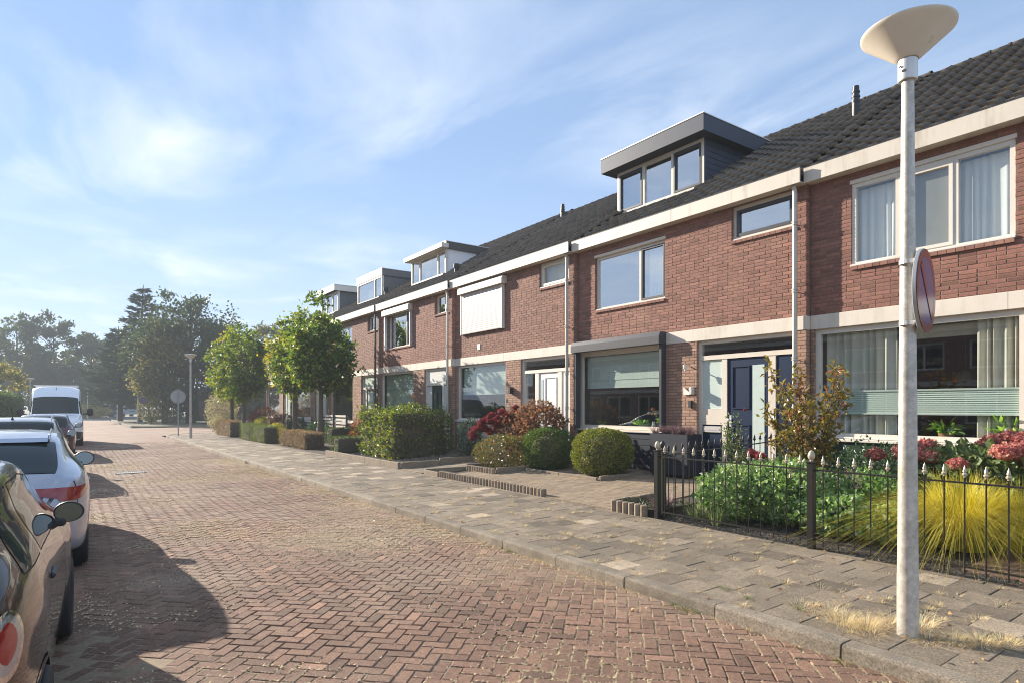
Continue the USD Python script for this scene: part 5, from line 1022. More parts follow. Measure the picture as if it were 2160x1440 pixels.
def conifer(name, label, x, y, z0, h, R, m, rng, n=26, dens=60, lean=0., z0f=.06):
    t = thing(name, (x, y, z0), label, 'tree'); br = MB().tube([(0, 0, -.1), (0, 0, h * .5), (lean, 0, h)], [.28, .18, .03], 8); V = MB(); P, D = [], []
    for i in range(n):
        f = (i + rng.uniform(0, .5)) / n; z = h * (z0f + (.98 - z0f) * f); rr = R * (1 - f) ** .75 + .25
        for a in rng.uniform(0, 6.28) + np.arange(6) * 1.047 + rng.normal(0, .2, 6):
            L = rr * rng.uniform(.6, 1.15); d = np.array([math.cos(a), math.sin(a), 0]); tip = np.array([lean * f, 0, z]) + d * L + [0, 0, L * rng.uniform(-.12, .22)]; s0 = np.array([lean * f, 0, z - .15 * L]); br.tube([s0, (s0 + tip) / 2 - [0, 0, .06 * L], tip], [.05, .03, .012], 4, .5, False)
            k = int(dens * (.3 + L / R)); q = rng.random(k) ** .8; p = s0 + (tip - s0) * q[:, None]; side = np.array([-d[1], d[0], 0]); w = rng.normal(0, .22, k) * L * (1.05 - q) ; p = p + side * w[:, None] + [0, 0, 1] * rng.normal(-.06, .07, k)[:, None] * L ** .5
            P.append(p); D.append(d + side * np.sign(w)[:, None] * .6 + [0, 0, .1])
    P, D = np.vstack(P), np.vstack(D); V.add(*leaf_mesh(P, D, .52, .14, rng, shade_tint(rng, len(P), .5, .28), .3, .1)); put('trunk', br, M['bark_far'], t); put('crown', V, m, t); return t
rng = np.random.default_rng(400); G4 = 'young lime trees in the front gardens'
def lime(x, y, lab, cz, r, h, mid, n=4300):
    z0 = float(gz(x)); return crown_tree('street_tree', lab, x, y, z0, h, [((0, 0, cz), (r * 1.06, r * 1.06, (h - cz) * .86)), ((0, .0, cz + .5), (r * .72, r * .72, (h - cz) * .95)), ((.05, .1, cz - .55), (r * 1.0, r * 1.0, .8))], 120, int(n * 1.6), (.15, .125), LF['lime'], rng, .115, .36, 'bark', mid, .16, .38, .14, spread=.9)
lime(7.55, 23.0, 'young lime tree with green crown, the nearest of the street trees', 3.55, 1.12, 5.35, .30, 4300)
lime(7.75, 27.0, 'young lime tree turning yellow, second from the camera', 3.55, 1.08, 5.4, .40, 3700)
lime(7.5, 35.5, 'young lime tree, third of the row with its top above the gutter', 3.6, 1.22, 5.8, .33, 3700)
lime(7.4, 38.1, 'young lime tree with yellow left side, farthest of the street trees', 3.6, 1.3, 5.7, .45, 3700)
# background
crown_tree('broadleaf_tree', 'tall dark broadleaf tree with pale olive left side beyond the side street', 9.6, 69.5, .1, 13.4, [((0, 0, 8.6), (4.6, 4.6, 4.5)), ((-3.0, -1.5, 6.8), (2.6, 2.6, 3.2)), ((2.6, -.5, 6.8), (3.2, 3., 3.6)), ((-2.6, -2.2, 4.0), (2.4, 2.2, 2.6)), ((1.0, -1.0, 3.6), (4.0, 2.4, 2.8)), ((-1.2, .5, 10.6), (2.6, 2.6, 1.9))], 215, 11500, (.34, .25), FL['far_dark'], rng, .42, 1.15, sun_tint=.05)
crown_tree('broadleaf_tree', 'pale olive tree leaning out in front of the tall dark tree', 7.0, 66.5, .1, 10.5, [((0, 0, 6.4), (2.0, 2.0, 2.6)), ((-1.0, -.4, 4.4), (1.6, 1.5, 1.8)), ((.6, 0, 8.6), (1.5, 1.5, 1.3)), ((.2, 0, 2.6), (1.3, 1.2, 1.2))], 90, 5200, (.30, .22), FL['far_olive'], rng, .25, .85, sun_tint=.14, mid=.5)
conifer('conifer_tree', 'tall ragged dark conifer left of the big broadleaf tree', 5.9, 78.0, .1, 14.8, 4.3, FL['far_conifer'], rng, 26, 62, .3, .14); conifer('conifer_tree', 'lower drooping dark conifer in front of the tall one', 4.3, 82.0, .1, 10.6, 3.9, FL['far_conifer'], rng, 20, 60, -.2, .24)
far = [('airy tall tree at the left edge of the photo beyond the van', -7.4, 126., 16.4, 3.9, 'far_mid', 95), ('airy tall tree rising behind the white van', -2.6, 124., 16.8, 3.6, 'far_dark', 90), ('round topped tree right of the tree behind the van', 2.4, 121., 13.4, 2.9, 'far_mid', 110), ('slender tree between the round topped tree and the conifers', 5.2, 126., 12.6, 2.4, 'far_mid', 70), ('tree at the far left edge filling the gap behind', -12.5, 132., 14., 4.2, 'far_dark', 90), ('low dark tree behind the distant parked car', 8.6, 132., 10.5, 4.2, 'far_dark', 110), ('bushy dark tree deep behind the van', -4.8, 134., 11.5, 4.4, 'far_dark', 110), ('bushy tree beyond the end of the road', 1.2, 136., 11.0, 4.4, 'far_dark', 110)]
for lab, x, y, h, r, mm, cl in far:
    crown_tree('far_tree', lab, x, y, .05, h, [((0, 0, h * .62), (r, r, h * .36)), ((.3, 0, h * .36), (r * .95, r * .95, h * .28)), ((-.2, 0, h * .84), (r * .6, r * .6, h * .15))], cl, 5200, (.52, .38), FL[mm], rng, .3, 1.0, twig_n=.7)
crown_tree('far_tree', 'small tree showing above the roof end between the street trees', 19.0, 76.0, .1, 11.3, [((0, 0, 7.6), (3.2, 3.2, 3.4))], 60, 3600, (.36, .26), FL['far_olive'], rng, .25, 1.0)
crown_tree('far_tree', 'dark tree beyond the side street behind the street trees', 15.5, 70.0, .1, 8.8, [((0, 0, 5.), (3.6, 3.2, 3.4)), ((-1.5, 0, 2.6), (2.6, 2.6, 2.2))], 80, 4600, (.36, .26), FL['far_dark'], rng, .25, 1.0)
hedge('tall_hedge', 'tall green hedge at the left edge behind the parked cars', -5.0, -3.7, 44, 72, 2.55, 9000, (.17, .12), FL['hedge_far'], rng, .5, .28, .08)
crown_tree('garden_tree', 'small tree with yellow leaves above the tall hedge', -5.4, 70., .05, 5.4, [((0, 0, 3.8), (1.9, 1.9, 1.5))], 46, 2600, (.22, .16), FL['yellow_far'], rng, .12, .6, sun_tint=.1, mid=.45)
shrub('ivy_shrub', 'tall ivy covered stump behind the round no parking sign', 'shrub', (5.9, 66.4), (1.0, 1.0, 1.6), 2600, (.16, .11), FL['far_olive'], rng, .55, .25, lump=.35)
shrub('verge_bush', 'low bush on the far corner right of the signs', 'shrub', (7.4, 65.0), (.8, .8, .6), 1400, (.13, .09), FL['far_olive'], rng, .4, .25, lump=.3)
hedge('dark_hedge', 'dark hedge below the big trees on the far corner', 8.3, 30, 66.0, 68.5, 3.2, 9000, (.24, .17), FL['far_dark'], rng, .4, .25, .12)
shrub('yellow_bush', 'spreading pale yellow bush right of the van', 'shrub', (2.0, 112.), (2.6, 2.2, 1.0), 2200, (.3, .2), FL['yellow_far'], rng, .6, .25, lump=.35)
# ------------------------------------------------------------------ iron fence
def finial(mb, p, tip, s=1.): return mb.lathe([(.0, 0), (.010 * s, .004), (.010 * s, .012), (.022 * s, .024), (.024 * s, .034), (.012 * s, .046), (.017 * s, .056), (.013 * s, .075), (.0, .118)], 8, .5, p)
def iron_fence(name, label, pts, ztops, nps, fm, along='y'):
    """Square posts, two rails and spear headed bars. pts: post feet (x, y)."""
    z0 = float(gz(pts[0][0])); t = thing(name, (pts[0][0], pts[0][1], z0), label, 'fence'); o = np.array(pts[0])
    for i, p in enumerate(pts):
        q = np.array(p) - o; zz = float(gz(p[0])) - z0; x = thing('post', (q[0], q[1], zz), parent=t)
        put('shaft', MB().cbox(-.036, .036, -.036, .036, -.1, .93, .006), M['black_iron'], x); put('cap', MB().cbox(-.042, .042, -.042, .042, .931, .95, .004), M['black_iron'], x)
        put('finial', MB().lathe([(.0, 0), (.018, .002), (.016, .018), (.03, .028), (.038, .055), (.034, .085), (.018, .112), (0, .125)], 12, .5, (0, 0, .951)), M[fm], x, smooth=40)
    for a, b, n in zip(pts[:-1], pts[1:], nps):
        za, zb = float(gz(a[0])) - z0, float(gz(b[0])) - z0; a, b = np.array(a) - o, np.array(b) - o; d = b - a; L = np.linalg.norm(d); d /= L; nn = np.array([-d[1], d[0]])
        A, B = np.array([*a, za]), np.array([*b, zb]); D = (B - A) / np.linalg.norm(B - A); A, B = A + D * .04, B - D * .04
        for zr in (.105, .86): put('rail', MB().obox((A + B) / 2 + [0, 0, zr], (B - A) / 2, np.array([*nn, 0]) * .013, (0, 0, .008)), M['black_iron'], t)
        for k in range(n):
            p = A + (B - A) * (k + .55) / (n + .1); x = thing('bar', tuple(p), parent=t); put('rod', MB().tube([(0, 0, .035), (0, 0, .915)], .0068, 6), M['black_iron'], x); put('spear_head', finial(MB(), (0, 0, .905), 0, 1.0), M[fm], x)
iron_fence('iron_fence', 'black iron fence with cream spear heads along the pavement', [(6.57, 5.77), (6.55, 3.58), (6.55, 1.39), (6.55, -.80)], 0, [13, 13, 13], 'finial')
iron_fence('iron_fence', 'black iron side fence with black spear heads running back to the house', [(6.70, 5.79), (8.42, 5.77), (10.02, 5.75)], 0, [11, 10], 'black_iron')
# ------------------------------------------------------------------ parked cars
from scipy.interpolate import PchipInterpolator, RegularGridInterpolator
import shapely
def paint(name, col, metal=.5, rough=.32, flake=.12):
    N = {'tc': ('texture_coordinate', {}), 'n': ('noise_texture', {'scale': 900., 'detail': 2.}), 'r': ('rgb_ramp', {'ramp': [(.3, np.array(col) * (1 - flake)), (.7, np.clip(np.array(col) * (1 + flake), 0, 1))]}),
         'd': ('noise_texture', {'scale': 3.5, 'detail': 6.}), 'dm': ('map_range', {'from_min': .45, 'from_max': .75, 'to_min': rough, 'to_max': rough + .14}), 'p': ('principled_bsdf', {'metallic': metal, 'coat_weight': 1., 'coat_roughness': .035})}
    return mat(name, N, [('tc.object', 'n.vector'), ('tc.object', 'd.vector'), ('n.fac', 'r.fac'), ('r.color', 'p.base_color'), ('d.fac', 'dm.value'), ('dm.result', 'p.roughness')], 'p.BSDF')
M['paint_bronze'] = paint('paint_bronze', (.042, .032, .024), .8, .2); M['paint_silver'] = paint('paint_silver', (.33, .35, .40), .55, .32); M['paint_grey'] = paint('paint_grey', (.38, .38, .37), .5, .32)
M['paint_maroon'] = paint('paint_maroon', (.05, .022, .024), .4, .3); M['paint_white'] = paint('paint_white', (.76, .77, .79), 0., .35, .02); M['paint_black'] = paint('paint_black', (.02, .02, .022), .3, .3)
M['car_glass'] = plain('car_glass', (.010, .014, .014), .03, .0, spec=.45, coords='object')
M['tail_red'] = mat('tail_light_red', {'p': ('principled_bsdf', {'base_color': (.20, .008, .010), 'roughness': .12, 'coat_weight': 1., 'coat_roughness': .03})}, [], 'p.BSDF')
M['lamp_clear'] = mat('lamp_lens', {'p': ('principled_bsdf', {'base_color': (.40, .41, .42), 'roughness': .12, 'metallic': .8, 'coat_weight': 1.})}, [], 'p.BSDF')
M['chrome'] = mat('chrome_trim', {'p': ('principled_bsdf', {'base_color': (.75, .75, .76), 'roughness': .08, 'metallic': 1.})}, [], 'p.BSDF')
M['mirror_glass'] = mat('mirror_glass', {'p': ('principled_bsdf', {'base_color': (.19, .21, .22), 'roughness': .03, 'metallic': 1.})}, [], 'p.BSDF')
HT = 2.1                                                            # metres that one whole turn of t stands for
class Shell:
    """A car body as one surface S(y, t): y runs from the rear bumper to the nose, t from the keel (0) over the belt (.55) and the roof edge (.80) to the roof's middle (1)."""
    def __init__(s, ctl, L, ny=150, nt=110):
        s.L = L; ys = np.linspace(0, 1, ny); ys = L * (ys - np.sin(2 * np.pi * ys) * .11); ts = np.linspace(0, 1, nt)
        c = {k: PchipInterpolator([p[0] for p in v], [p[1] for p in v])(ys) for k, v in ctl.items()}
        w, zb, zs, zt, wr = c['w'], c['zb'], c['zs'], c['zt'], c['wr']; zm = zb + .5 * (zs - zb); zr = zs + (zt - zs) * .90
        tt = [0, .10, .17, .24, .38, .47, .55, .68, .80, .86, .93, 1.]
        X = np.stack([0 * w, w * .80, w * .93, w * .975, w, w * .995, w * .955, (w * .955 * .42 + wr * .58) * 1.008, wr, wr * .82, wr * .45, 0 * w])
        Z = np.stack([zb, zb, zb + .035, zb + .12, zm, zb + .8 * (zs - zb), zs, zs + (zr - zs) * .52, zr, zr + (zt - zr) * .6, zr + (zt - zr) * .93, zt])
        s.x, s.z = PchipInterpolator(tt, X)(ts), PchipInterpolator(tt, Z)(ts); s.ys, s.ts = ys, ts
        s.fx, s.fz = RegularGridInterpolator((ys, ts), s.x.T, bounds_error=False, fill_value=None), RegularGridInterpolator((ys, ts), s.z.T, bounds_error=False, fill_value=None)
    def at(s, y, t):
        q = np.column_stack([np.clip(y, 0, s.L), np.clip(t, 0, 1)]); return np.column_stack([s.fx(q), q[:, 0], s.fz(q)])
    def t_of(s, y, z, lo=.02, hi=.82):
        tt = np.linspace(lo, hi, 160); out = []
        for yy, zz in zip(np.atleast_1d(y), np.atleast_1d(z)):
            zc = s.at(np.full(160, yy), tt)[:, 2]; out.append(np.interp(zz, zc, tt))
        return np.array(out)
    def side(s, pts, n=10):
        """A polygon drawn in the side view (y, z), carried over to (y, t)."""
        P = []
        for a, b in zip(pts, pts[1:] + pts[:1]): P += [(a[0] + (b[0] - a[0]) * k / n, a[1] + (b[1] - a[1]) * k / n) for k in range(n)]
        P = np.array(P); return Polygon(np.column_stack([P[:, 0], s.t_of(P[:, 0], P[:, 1]) * HT])).buffer(0)
    def band(s, y0, y1, lo, hi, n=220):
        """The strip between two heights lo(y) and hi(y), running round the corner onto the end face."""
        y = np.linspace(y0, y1, n); a, b = s.t_of(y, np.array([lo(q) for q in y])), s.t_of(y, np.array([hi(q) for q in y]), .3, .90)
        return Polygon(list(zip(y, a * HT)) + list(zip(y[::-1], np.maximum(b, a + .004)[::-1] * HT))).buffer(0)
    def line(s, pts, wd=.0045, n=10):
        P = []
        for a, b in zip(pts[:-1], pts[1:]): P += [(a[0] + (b[0] - a[0]) * k / n, a[1] + (b[1] - a[1]) * k / n) for k in range(n + 1)]
        P = np.array(P); return LineString(np.column_stack([P[:, 0], s.t_of(P[:, 0], P[:, 1]) * HT])).buffer(wd)
    def arch(s, yw, zw, r):
        a = np.linspace(-1, 1, 41) * r; zt = zw + np.sqrt(np.maximum(r * r - a * a, 0)); t = s.t_of(yw + a, zt); return Polygon([(yw - r, .09 * HT)] + list(zip(yw + a, t * HT)) + [(yw + r, .09 * HT)]).buffer(0)
    def panel(s, poly, off=0., step=.05, sides=(1, -1), edge=.022):
        """The piece of the surface inside a (y, t) polygon; both sides of the car or one."""
        V, F, Nn, n = [], [], [], 0
        for g in getattr(poly, 'geoms', [poly]):
            if g.is_empty or g.area < 1e-6: continue
            g = g.simplify(.0004); B = []
            for ring in [g.exterior, *g.interiors]:
                k = max(8, int(ring.length / edge)); B += [ring.interpolate(q, normalized=True).coords[0] for q in np.linspace(0, 1, k, endpoint=False)]; B += list(ring.coords)[:-1]
            x0, y0, x1, y1 = g.bounds; G = np.stack(np.meshgrid(np.arange(x0, x1, step), np.arange(y0, y1, step)), -1).reshape(-1, 2); G = G[shapely.contains_xy(g.buffer(-step * .3), G[:, 0], G[:, 1])]
            Q = np.unique(np.round(np.vstack([np.array(B), G]), 5), axis=0); tri = Delaunay(Q).simplices; cc = Q[tri].mean(1); tri = tri[shapely.contains_xy(g, cc[:, 0], cc[:, 1])]
            d1, d2 = Q[tri[:, 1]] - Q[tri[:, 0]], Q[tri[:, 2]] - Q[tri[:, 0]]; fl = d1[:, 0] * d2[:, 1] - d1[:, 1] * d2[:, 0]; tri = tri[np.abs(fl) > 1e-8]; fl = fl[np.abs(fl) > 1e-8]; tri[fl > 0] = tri[fl > 0][:, ::-1]
            y, t = Q[:, 0], Q[:, 1] / HT; e = .008; P = s.at(y, t); dy = s.at(y + e, t) - s.at(y - e, t); dt = s.at(y, t + e) - s.at(y, t - e); nn = unit(np.cross(dy, dt)); nn = np.where(np.isfinite(nn), nn, [0, 0, 1.])
            mid = np.array([0, 0, .8]); flip = np.sign(((P - np.array([0, 1, 0]) * P - mid) * nn).sum(1)); nn = nn * np.where(flip == 0, 1, flip)[:, None]; P = P + nn * off
            fn = np.cross(P[tri[:, 1]] - P[tri[:, 0]], P[tri[:, 2]] - P[tri[:, 0]]); bad = (fn * nn[tri].mean(1)).sum(1) < 0; tri[bad] = tri[bad][:, ::-1]
            for sg in sides:
                V.append(P * [sg, 1, 1]); Nn.append(nn * [sg, 1, 1]); F.append((tri if sg > 0 else tri[:, ::-1]) + n); n += len(P)
        return np.vstack(V), np.vstack(F), np.vstack(Nn)
def put_n(name, vfn, m, parent, label=None):
    v, f, n = vfn; q = usdkit.mesh(stage, path_for(name, parent), (v, f), m); q.CreateNormalsAttr(Vt.Vec3fArray.FromNumpy(n.astype(np.float32))); q.SetNormalsInterpolation('vertex'); return tag(q, label)
def wheel(parent, x, y, r, wd, spokes=10, rimm='alloy', style=0):
    sg = 1 if x > 0 else -1; t = thing('wheel', (x, y, r), parent=parent, rot=0 if sg > 0 else 180); rr = r * .68
    put('tyre', MB().lathe([(rr, -wd * .46), (r * .93, -wd * .5), (r, -wd * .38), (r, wd * .38), (r * .985, wd * .44), (r * .93, wd * .5), (rr * 1.04, wd * .46), (rr, wd * .40)], 40, .5, (0, 0, 0), 'x'), M['rubber'], t, smooth=35)
    rim = MB().lathe([(rr * 1.0, wd * .40), (rr * .93, wd * .38), (rr * .90, wd * .2), (rr * .90, -wd * .3)], 40, .5, (0, 0, 0), 'x').lathe([(rr * .2, wd * .30), (rr * .17, wd * .36), (0, wd * .37)], 20, .5, (0, 0, 0), 'x')
    for k in range(spokes):
        a = k * 2 * np.pi / spokes; c, s_ = math.cos(a), math.sin(a); d = np.array([0, c, s_]); p = np.array([0, -s_, c]); w0 = rr * (.16 if spokes < 8 else .075)
        rim.obox(np.array([wd * .29, 0, 0]) + d * rr * .55, d * rr * .40, p * w0, (wd * .05, 0, 0))
    put('rim', rim, M[rimm], t, smooth=30); put('brake_disc', MB().lathe([(0, 0), (rr * .62, 0), (rr * .62, .012), (0, .012)], 24, .5, (wd * .02, 0, 0), 'x').lathe([(rr * .9, -.02), (0, -.02)], 24, .5, (-wd * .1, 0, 0), 'x'), M['dirt'], t)
def wing_mirror(parent, x, y, z, m, sc=1., glass=True, tilt=.0):
    t = thing('wing_mirror', (x, y, z), parent=parent); sg = 1 if x > 0 else -1; s = trimesh.creation.icosphere(3, 1.); v = s.vertices * [.115 * sc, .062 * sc, .092 * sc]; back = s.vertices[:, 1] < -.1; v[back, 1] = -.012 * sc
    put('housing', (v + [sg * .12 * sc, .02, .03], s.faces if True else None), m, t, smooth=40); put('arm', MB().cbox(*sorted((-.04 * sg, .10 * sg * sc)), -.03, .035, -.055, -.005, .012), M['blackplastic'], t)
    th = np.linspace(0, 2 * np.pi, 25)[:-1]
    if glass: put('glass', MB().add([(sg * .12 * sc, .0055 - .002, .03)] + [(sg * .12 * sc + .101 * sc * math.cos(a), .0055 - .002 - .0, .03 + .080 * sc * math.sin(a)) for a in th], [(0, 1 + (k + 1) % 24, 1 + k) if sg < 0 else (0, 1 + k, 1 + (k + 1) % 24) for k in range(24)]).move(trimesh.transformations.translation_matrix((sg * .12 * sc, -.0185 * sc + .008, .03)) @ trimesh.transformations.euler_matrix(math.radians(-3), 0, math.radians(5) * sg) @ trimesh.transformations.translation_matrix((-sg * .12 * sc, 0, -.03))), M['mirror_glass'], t)
    return t
def car(name, label, cat, loc, rot, L, ctl, pm, wheels, r, wd, side_glass, front_glass, rear_glass, extra=None, seams=(), spokes=10, handles=(), rimm='alloy', arch=1.13, trim=None, group='cars parked along the left side', wo=-.02):
    t = thing(name, loc, label, cat, group, rot=rot); S = Shell(ctl, L); full = sbox(0, 0, L, HT); cuts = []; body = full
    arches = [S.arch(y, r, r * arch) for y in wheels]; glass = [S.side(list(p)) for p in side_glass]
    for (ya, yb, t0, ta, tb) in (front_glass, rear_glass):            # along the slope: from, to, lower t at each end
        if ya is None: continue
        glass.append(Polygon([(ya, ta * HT), ((ya + yb) / 2, (ta + tb) / 2 * HT), (yb, tb * HT), (yb, HT), (ya, HT)]))
    cut = unary_union(glass + arches + [p for _, p, _ in (extra(S) if extra else [])]); gap = unary_union(glass).buffer(.012)
    seam = unary_union([S.line(list(q)) for q in seams]) if seams else Polygon()
    put_n('body', S.panel(body.difference(unary_union(arches)).difference(unary_union(glass).buffer(.010)).difference(seam)), pm, t)
    if seams: put_n('door_gap', S.panel(seam, -.006, .02), M['dirt'], t)
    put_n('window_seal', S.panel(gap.difference(unary_union(arches)), -.004), M['blackplastic'], t)
    for g in glass:
        for sd in (((1, -1),) if g.bounds[3] > HT - .01 else ((1,), (-1,))): put_n('window', S.panel(g, .0015, sides=sd), M['car_glass'], t)
    for nm, poly, m_ in (extra(S) if extra else []):
        for sd in (((1, -1),) if poly.bounds[3] > HT - .01 else ((1,), (-1,))): put_n(nm, S.panel(poly, .006, sides=sd), M[m_], t)
    lip = unary_union([a.buffer(.014).difference(a) for a in arches]).intersection(sbox(0, .1 * HT, L, HT)); put_n('arch_edge', S.panel(lip, .006, .03), M[trim] if trim else pm, t)
    for e, yy in ((0, 0.), (1, L)):                                   # close the ends
        q = S.at(np.full(60, yy), np.linspace(0, 1, 60)); P = np.vstack([q, q[::-1] * [-1, 1, 1]]); c = P.mean(0); k = len(P); put('bumper_face', MB().add(np.vstack([[c], P]), [(0, 1 + i, 1 + (i + 1) % k) if e else (0, 1 + (i + 1) % k, 1 + i) for i in range(k)]), pm, t)
    hw = max(p[1] for p in ctl['w'])
    put('underbody', MB().box(-hw + .26, hw - .26, .25, L - .25, .18, .62).box(-hw + .10, hw - .10, wheels[0] + r * 1.2, wheels[1] - r * 1.2, .2, .6), M['dirt'], t)
    for y in wheels:
        for sg in (1, -1):
            wheel(t, sg * (hw - wd * .5 + wo), y, r, wd, spokes, rimm); put('arch_liner', MB().lathe([(r * 1.16, -.12), (r * 1.16, .085)], 28, .5, (sg * (hw - .16), y, r), 'x').lathe([(r * 1.16, .0), (.02, .0)], 28, .5, (sg * (hw - .30), y, r), 'x'), M['dirt'], t)
    for (y, z) in handles:
        for sg in (1, -1):
            p = S.at(np.array([y]), S.t_of(y, z))[0] * [sg, 1, 1]; put('handle', MB().cbox(*sorted((p[0] - .008 * sg, p[0] + .018 * sg)), y - .09, y + .09, z - .014, z + .014, .010), M[trim] if trim else pm, t)
    return t, S
C = {}
# near car: small rounded hatchback
ctl = dict(w=[(0, .54), (.05, .64), (.16, .735), (.4, .79), (.7, .815), (1.5, .808), (2.4, .812), (2.9, .825), (3.3, .775), (3.58, .66), (3.7, .5)], zb=[(0, .34), (.08, .26), (.4, .20), (1., .19), (2.8, .19), (3.4, .21), (3.7, .32)],
           zs=[(0, .70), (.06, .86), (.16, .95), (.5, 1.0), (1.4, .98), (2.4, .93), (2.9, .92), (3.3, .84), (3.6, .66), (3.7, .50)], zt=[(0, .72), (.06, .94), (.14, 1.05), (.30, 1.22), (.48, 1.345), (.8, 1.415), (1.4, 1.45), (1.9, 1.415), (2.3, 1.28), (2.75, 1.05), (3.0, 1.0), (3.4, .90), (3.62, .72), (3.7, .53)],
           wr=[(0, .42), (.1, .52), (.3, .58), (.6, .595), (1.4, .60), (2.0, .59), (2.5, .62), (2.8, .66), (3.3, .62), (3.6, .5), (3.7, .36)])
def near_extra(S): 
    el = S.side([(.165 + .10 * math.cos(a) + .035 * math.sin(a), .835 + .12 * math.sin(a)) for a in np.linspace(0, 6.28, 19)[:-1]], 3); return [('tail_light_rim', el.difference(el.buffer(-.02)), 'chrome'), ('tail_light', el.buffer(-.02).difference(el.buffer(-.05)), 'lamp_clear'), ('tail_light', el.buffer(-.05), 'tail_red')]
t, S = car('parked_car', 'bronze brown small rounded car nearest the camera with a black wing mirror', 'car', (-.928, 2.72, 0), -1.8, 3.7, ctl, M['paint_bronze'], (.62, 2.98), .29, .175,
    [[(.46, 1.03), (.95, 1.02), (.97, 1.33), (.72, 1.315), (.58, 1.26)], [(1.03, 1.02), (2.36, .97), (1.88, 1.30), (1.5, 1.34), (1.04, 1.335)]], (1.98, 2.72, 0, .815, .815), (.17, .44, 0, .80, .80), near_extra,
    [[(1.0, .99), (1.0, .55), (1.06, .36), (1.2, .27)], [(2.32, .955), (2.34, .6), (2.22, .26)], [(1.2, .25), (2.2, .25)]], 7, [(1.22, .86), (.0 + .62, .0 + .965)][:1], 'alloy', 1.13, 'blackplastic', wo=.004)
wing_mirror(t, .745, 2.26, .985, M['blackplastic'], .73); wing_mirror(t, -.765, 2.26, .985, M['blackplastic'], .73)
# second car: silver white coupe-like hatchback
ctl = dict(w=[(0, .58), (.05, .70), (.16, .80), (.45, .865), (.9, .89), (1.9, .885), (3.2, .885), (3.8, .85), (4.15, .74), (4.3, .58)], zb=[(0, .36), (.1, .28), (.5, .2), (1.2, .17), (3.2, .17), (3.9, .2), (4.3, .3)],
           zs=[(0, .72), (.05, .88), (.14, .975), (.5, 1.0), (1.5, .965), (2.6, .92), (3.2, .90), (3.8, .80), (4.2, .62), (4.3, .48)], zt=[(0, .74), (.05, .92), (.12, 1.02), (.24, 1.10), (.55, 1.28), (.75, 1.365), (1.1, 1.42), (1.7, 1.44), (2.2, 1.40), (2.6, 1.26), (3.15, 1.0), (3.5, .93), (4., .8), (4.22, .64), (4.3, .5)],
           wr=[(0, .45), (.1, .56), (.3, .60), (.7, .59), (1.4, .60), (2.2, .60), (2.8, .64), (3.2, .70), (3.8, .64), (4.2, .5), (4.3, .4)])
def c2_extra(S):
    return [('tail_light', S.band(.022, .50, lambda q: .775 + .17 * max(q - .1, 0) * 1.4, lambda q: .905 - .10 * max(q - .32, 0)), 'tail_red')]
t, S = car('parked_car', 'silver white hatchback with wide red rear lights behind the bronze car', 'car', (-.74, 7.45, 0), 0, 4.3, ctl, M['paint_silver'], (.80, 3.42), .325, .21,
    [[(.62, 1.035), (1.02, 1.01), (1.10, 1.30), (.92, 1.27)], [(1.14, 1.005), (2.62, .955), (2.10, 1.31), (1.6, 1.365), (1.2, 1.345)]], (2.26, 3.08, 0, .815, .815), (.16, .70, 0, .79, .81), c2_extra,
    [[(1.10, .98), (1.08, .6), (1.2, .28)], [(2.62, .93), (2.66, .6), (2.55, .26)], [(.115, .62), (.115, .96)]], 10, [(1.35, .86)], 'alloy', 1.12)
wing_mirror(t, .735, 2.50, .99, M['blackplastic'], 1.0, True); wing_mirror(t, -.82, 2.50, .99, M['blackplastic'], .85)
for sg in (1, -1): put('roof_rail', MB().tube([(sg * .53, .7, 1.352), (sg * .53, 1.0, 1.405), (sg * .525, 1.7, 1.435), (sg * .53, 2.1, 1.40)], .010, 6), M['paint_silver'], t)
put('spoiler', MB().prism([(.62, 1.335), (.70, 1.375), (.95, 1.42), (.95, 1.39)], 'x', -.52, .52), M['paint_silver'], t)
put('antenna', MB().tube([(0, 1.05, 1.42), (0, .96, 1.50)], [.009, .004], 6), M['blackplastic'], t)
# third car: grey estate with roof rails
ctl = dict(w=[(0, .6), (.05, .72), (.16, .81), (.45, .865), (.9, .88), (1.9, .88), (3.3, .875), (4.0, .85), (4.4, .74), (4.55, .58)], zb=[(0, .36), (.1, .28), (.5, .2), (1.2, .18), (3.4, .18), (4.1, .2), (4.55, .3)],
           zs=[(0, .70), (.05, .88), (.14, .96), (.5, .975), (1.5, .955), (2.8, .93), (3.4, .91), (4.0, .82), (4.45, .62), (4.55, .48)], zt=[(0, .72), (.05, .92), (.12, 1.0), (.25, 1.16), (.45, 1.36), (.7, 1.43), (1.4, 1.47), (2.3, 1.45), (2.7, 1.36), (3.35, 1.03), (3.7, .96), (4.2, .84), (4.47, .64), (4.55, .5)],
           wr=[(0, .48), (.1, .58), (.3, .62), (.7, .62), (1.4, .62), (2.4, .61), (3.0, .66), (3.4, .70), (4.0, .64), (4.45, .5), (4.55, .4)])
def c3_extra(S): return [('tail_light', S.side([(.045, .80), (.30, .80), (.36, .93), (.06, .93)], 6), 'tail_red')]
t, S = car('parked_car', 'grey estate car with chrome roof rails, third in the parked row', 'car', (-.98, 16.5, 0), 0, 4.55, ctl, M['paint_grey'], (.88, 3.55), .325, .2,
    [[(.42, 1.01), (.92, 1.0), (.94, 1.37), (.66, 1.36)], [(.99, 1.0), (1.78, .985), (1.76, 1.395), (1.0, 1.375)], [(1.84, .985), (2.92, .965), (2.45, 1.36), (1.84, 1.395)]], (2.42, 3.26, 0, .815, .815), (.15, .50, 0, .80, .80), c3_extra,
    [[(.95, .97), (1.0, .6), (1.15, .3)], [(1.8, .96), (1.8, .28)], [(2.88, .94), (2.9, .3)]], 10, [(1.2, .86), (2.1, .85)])
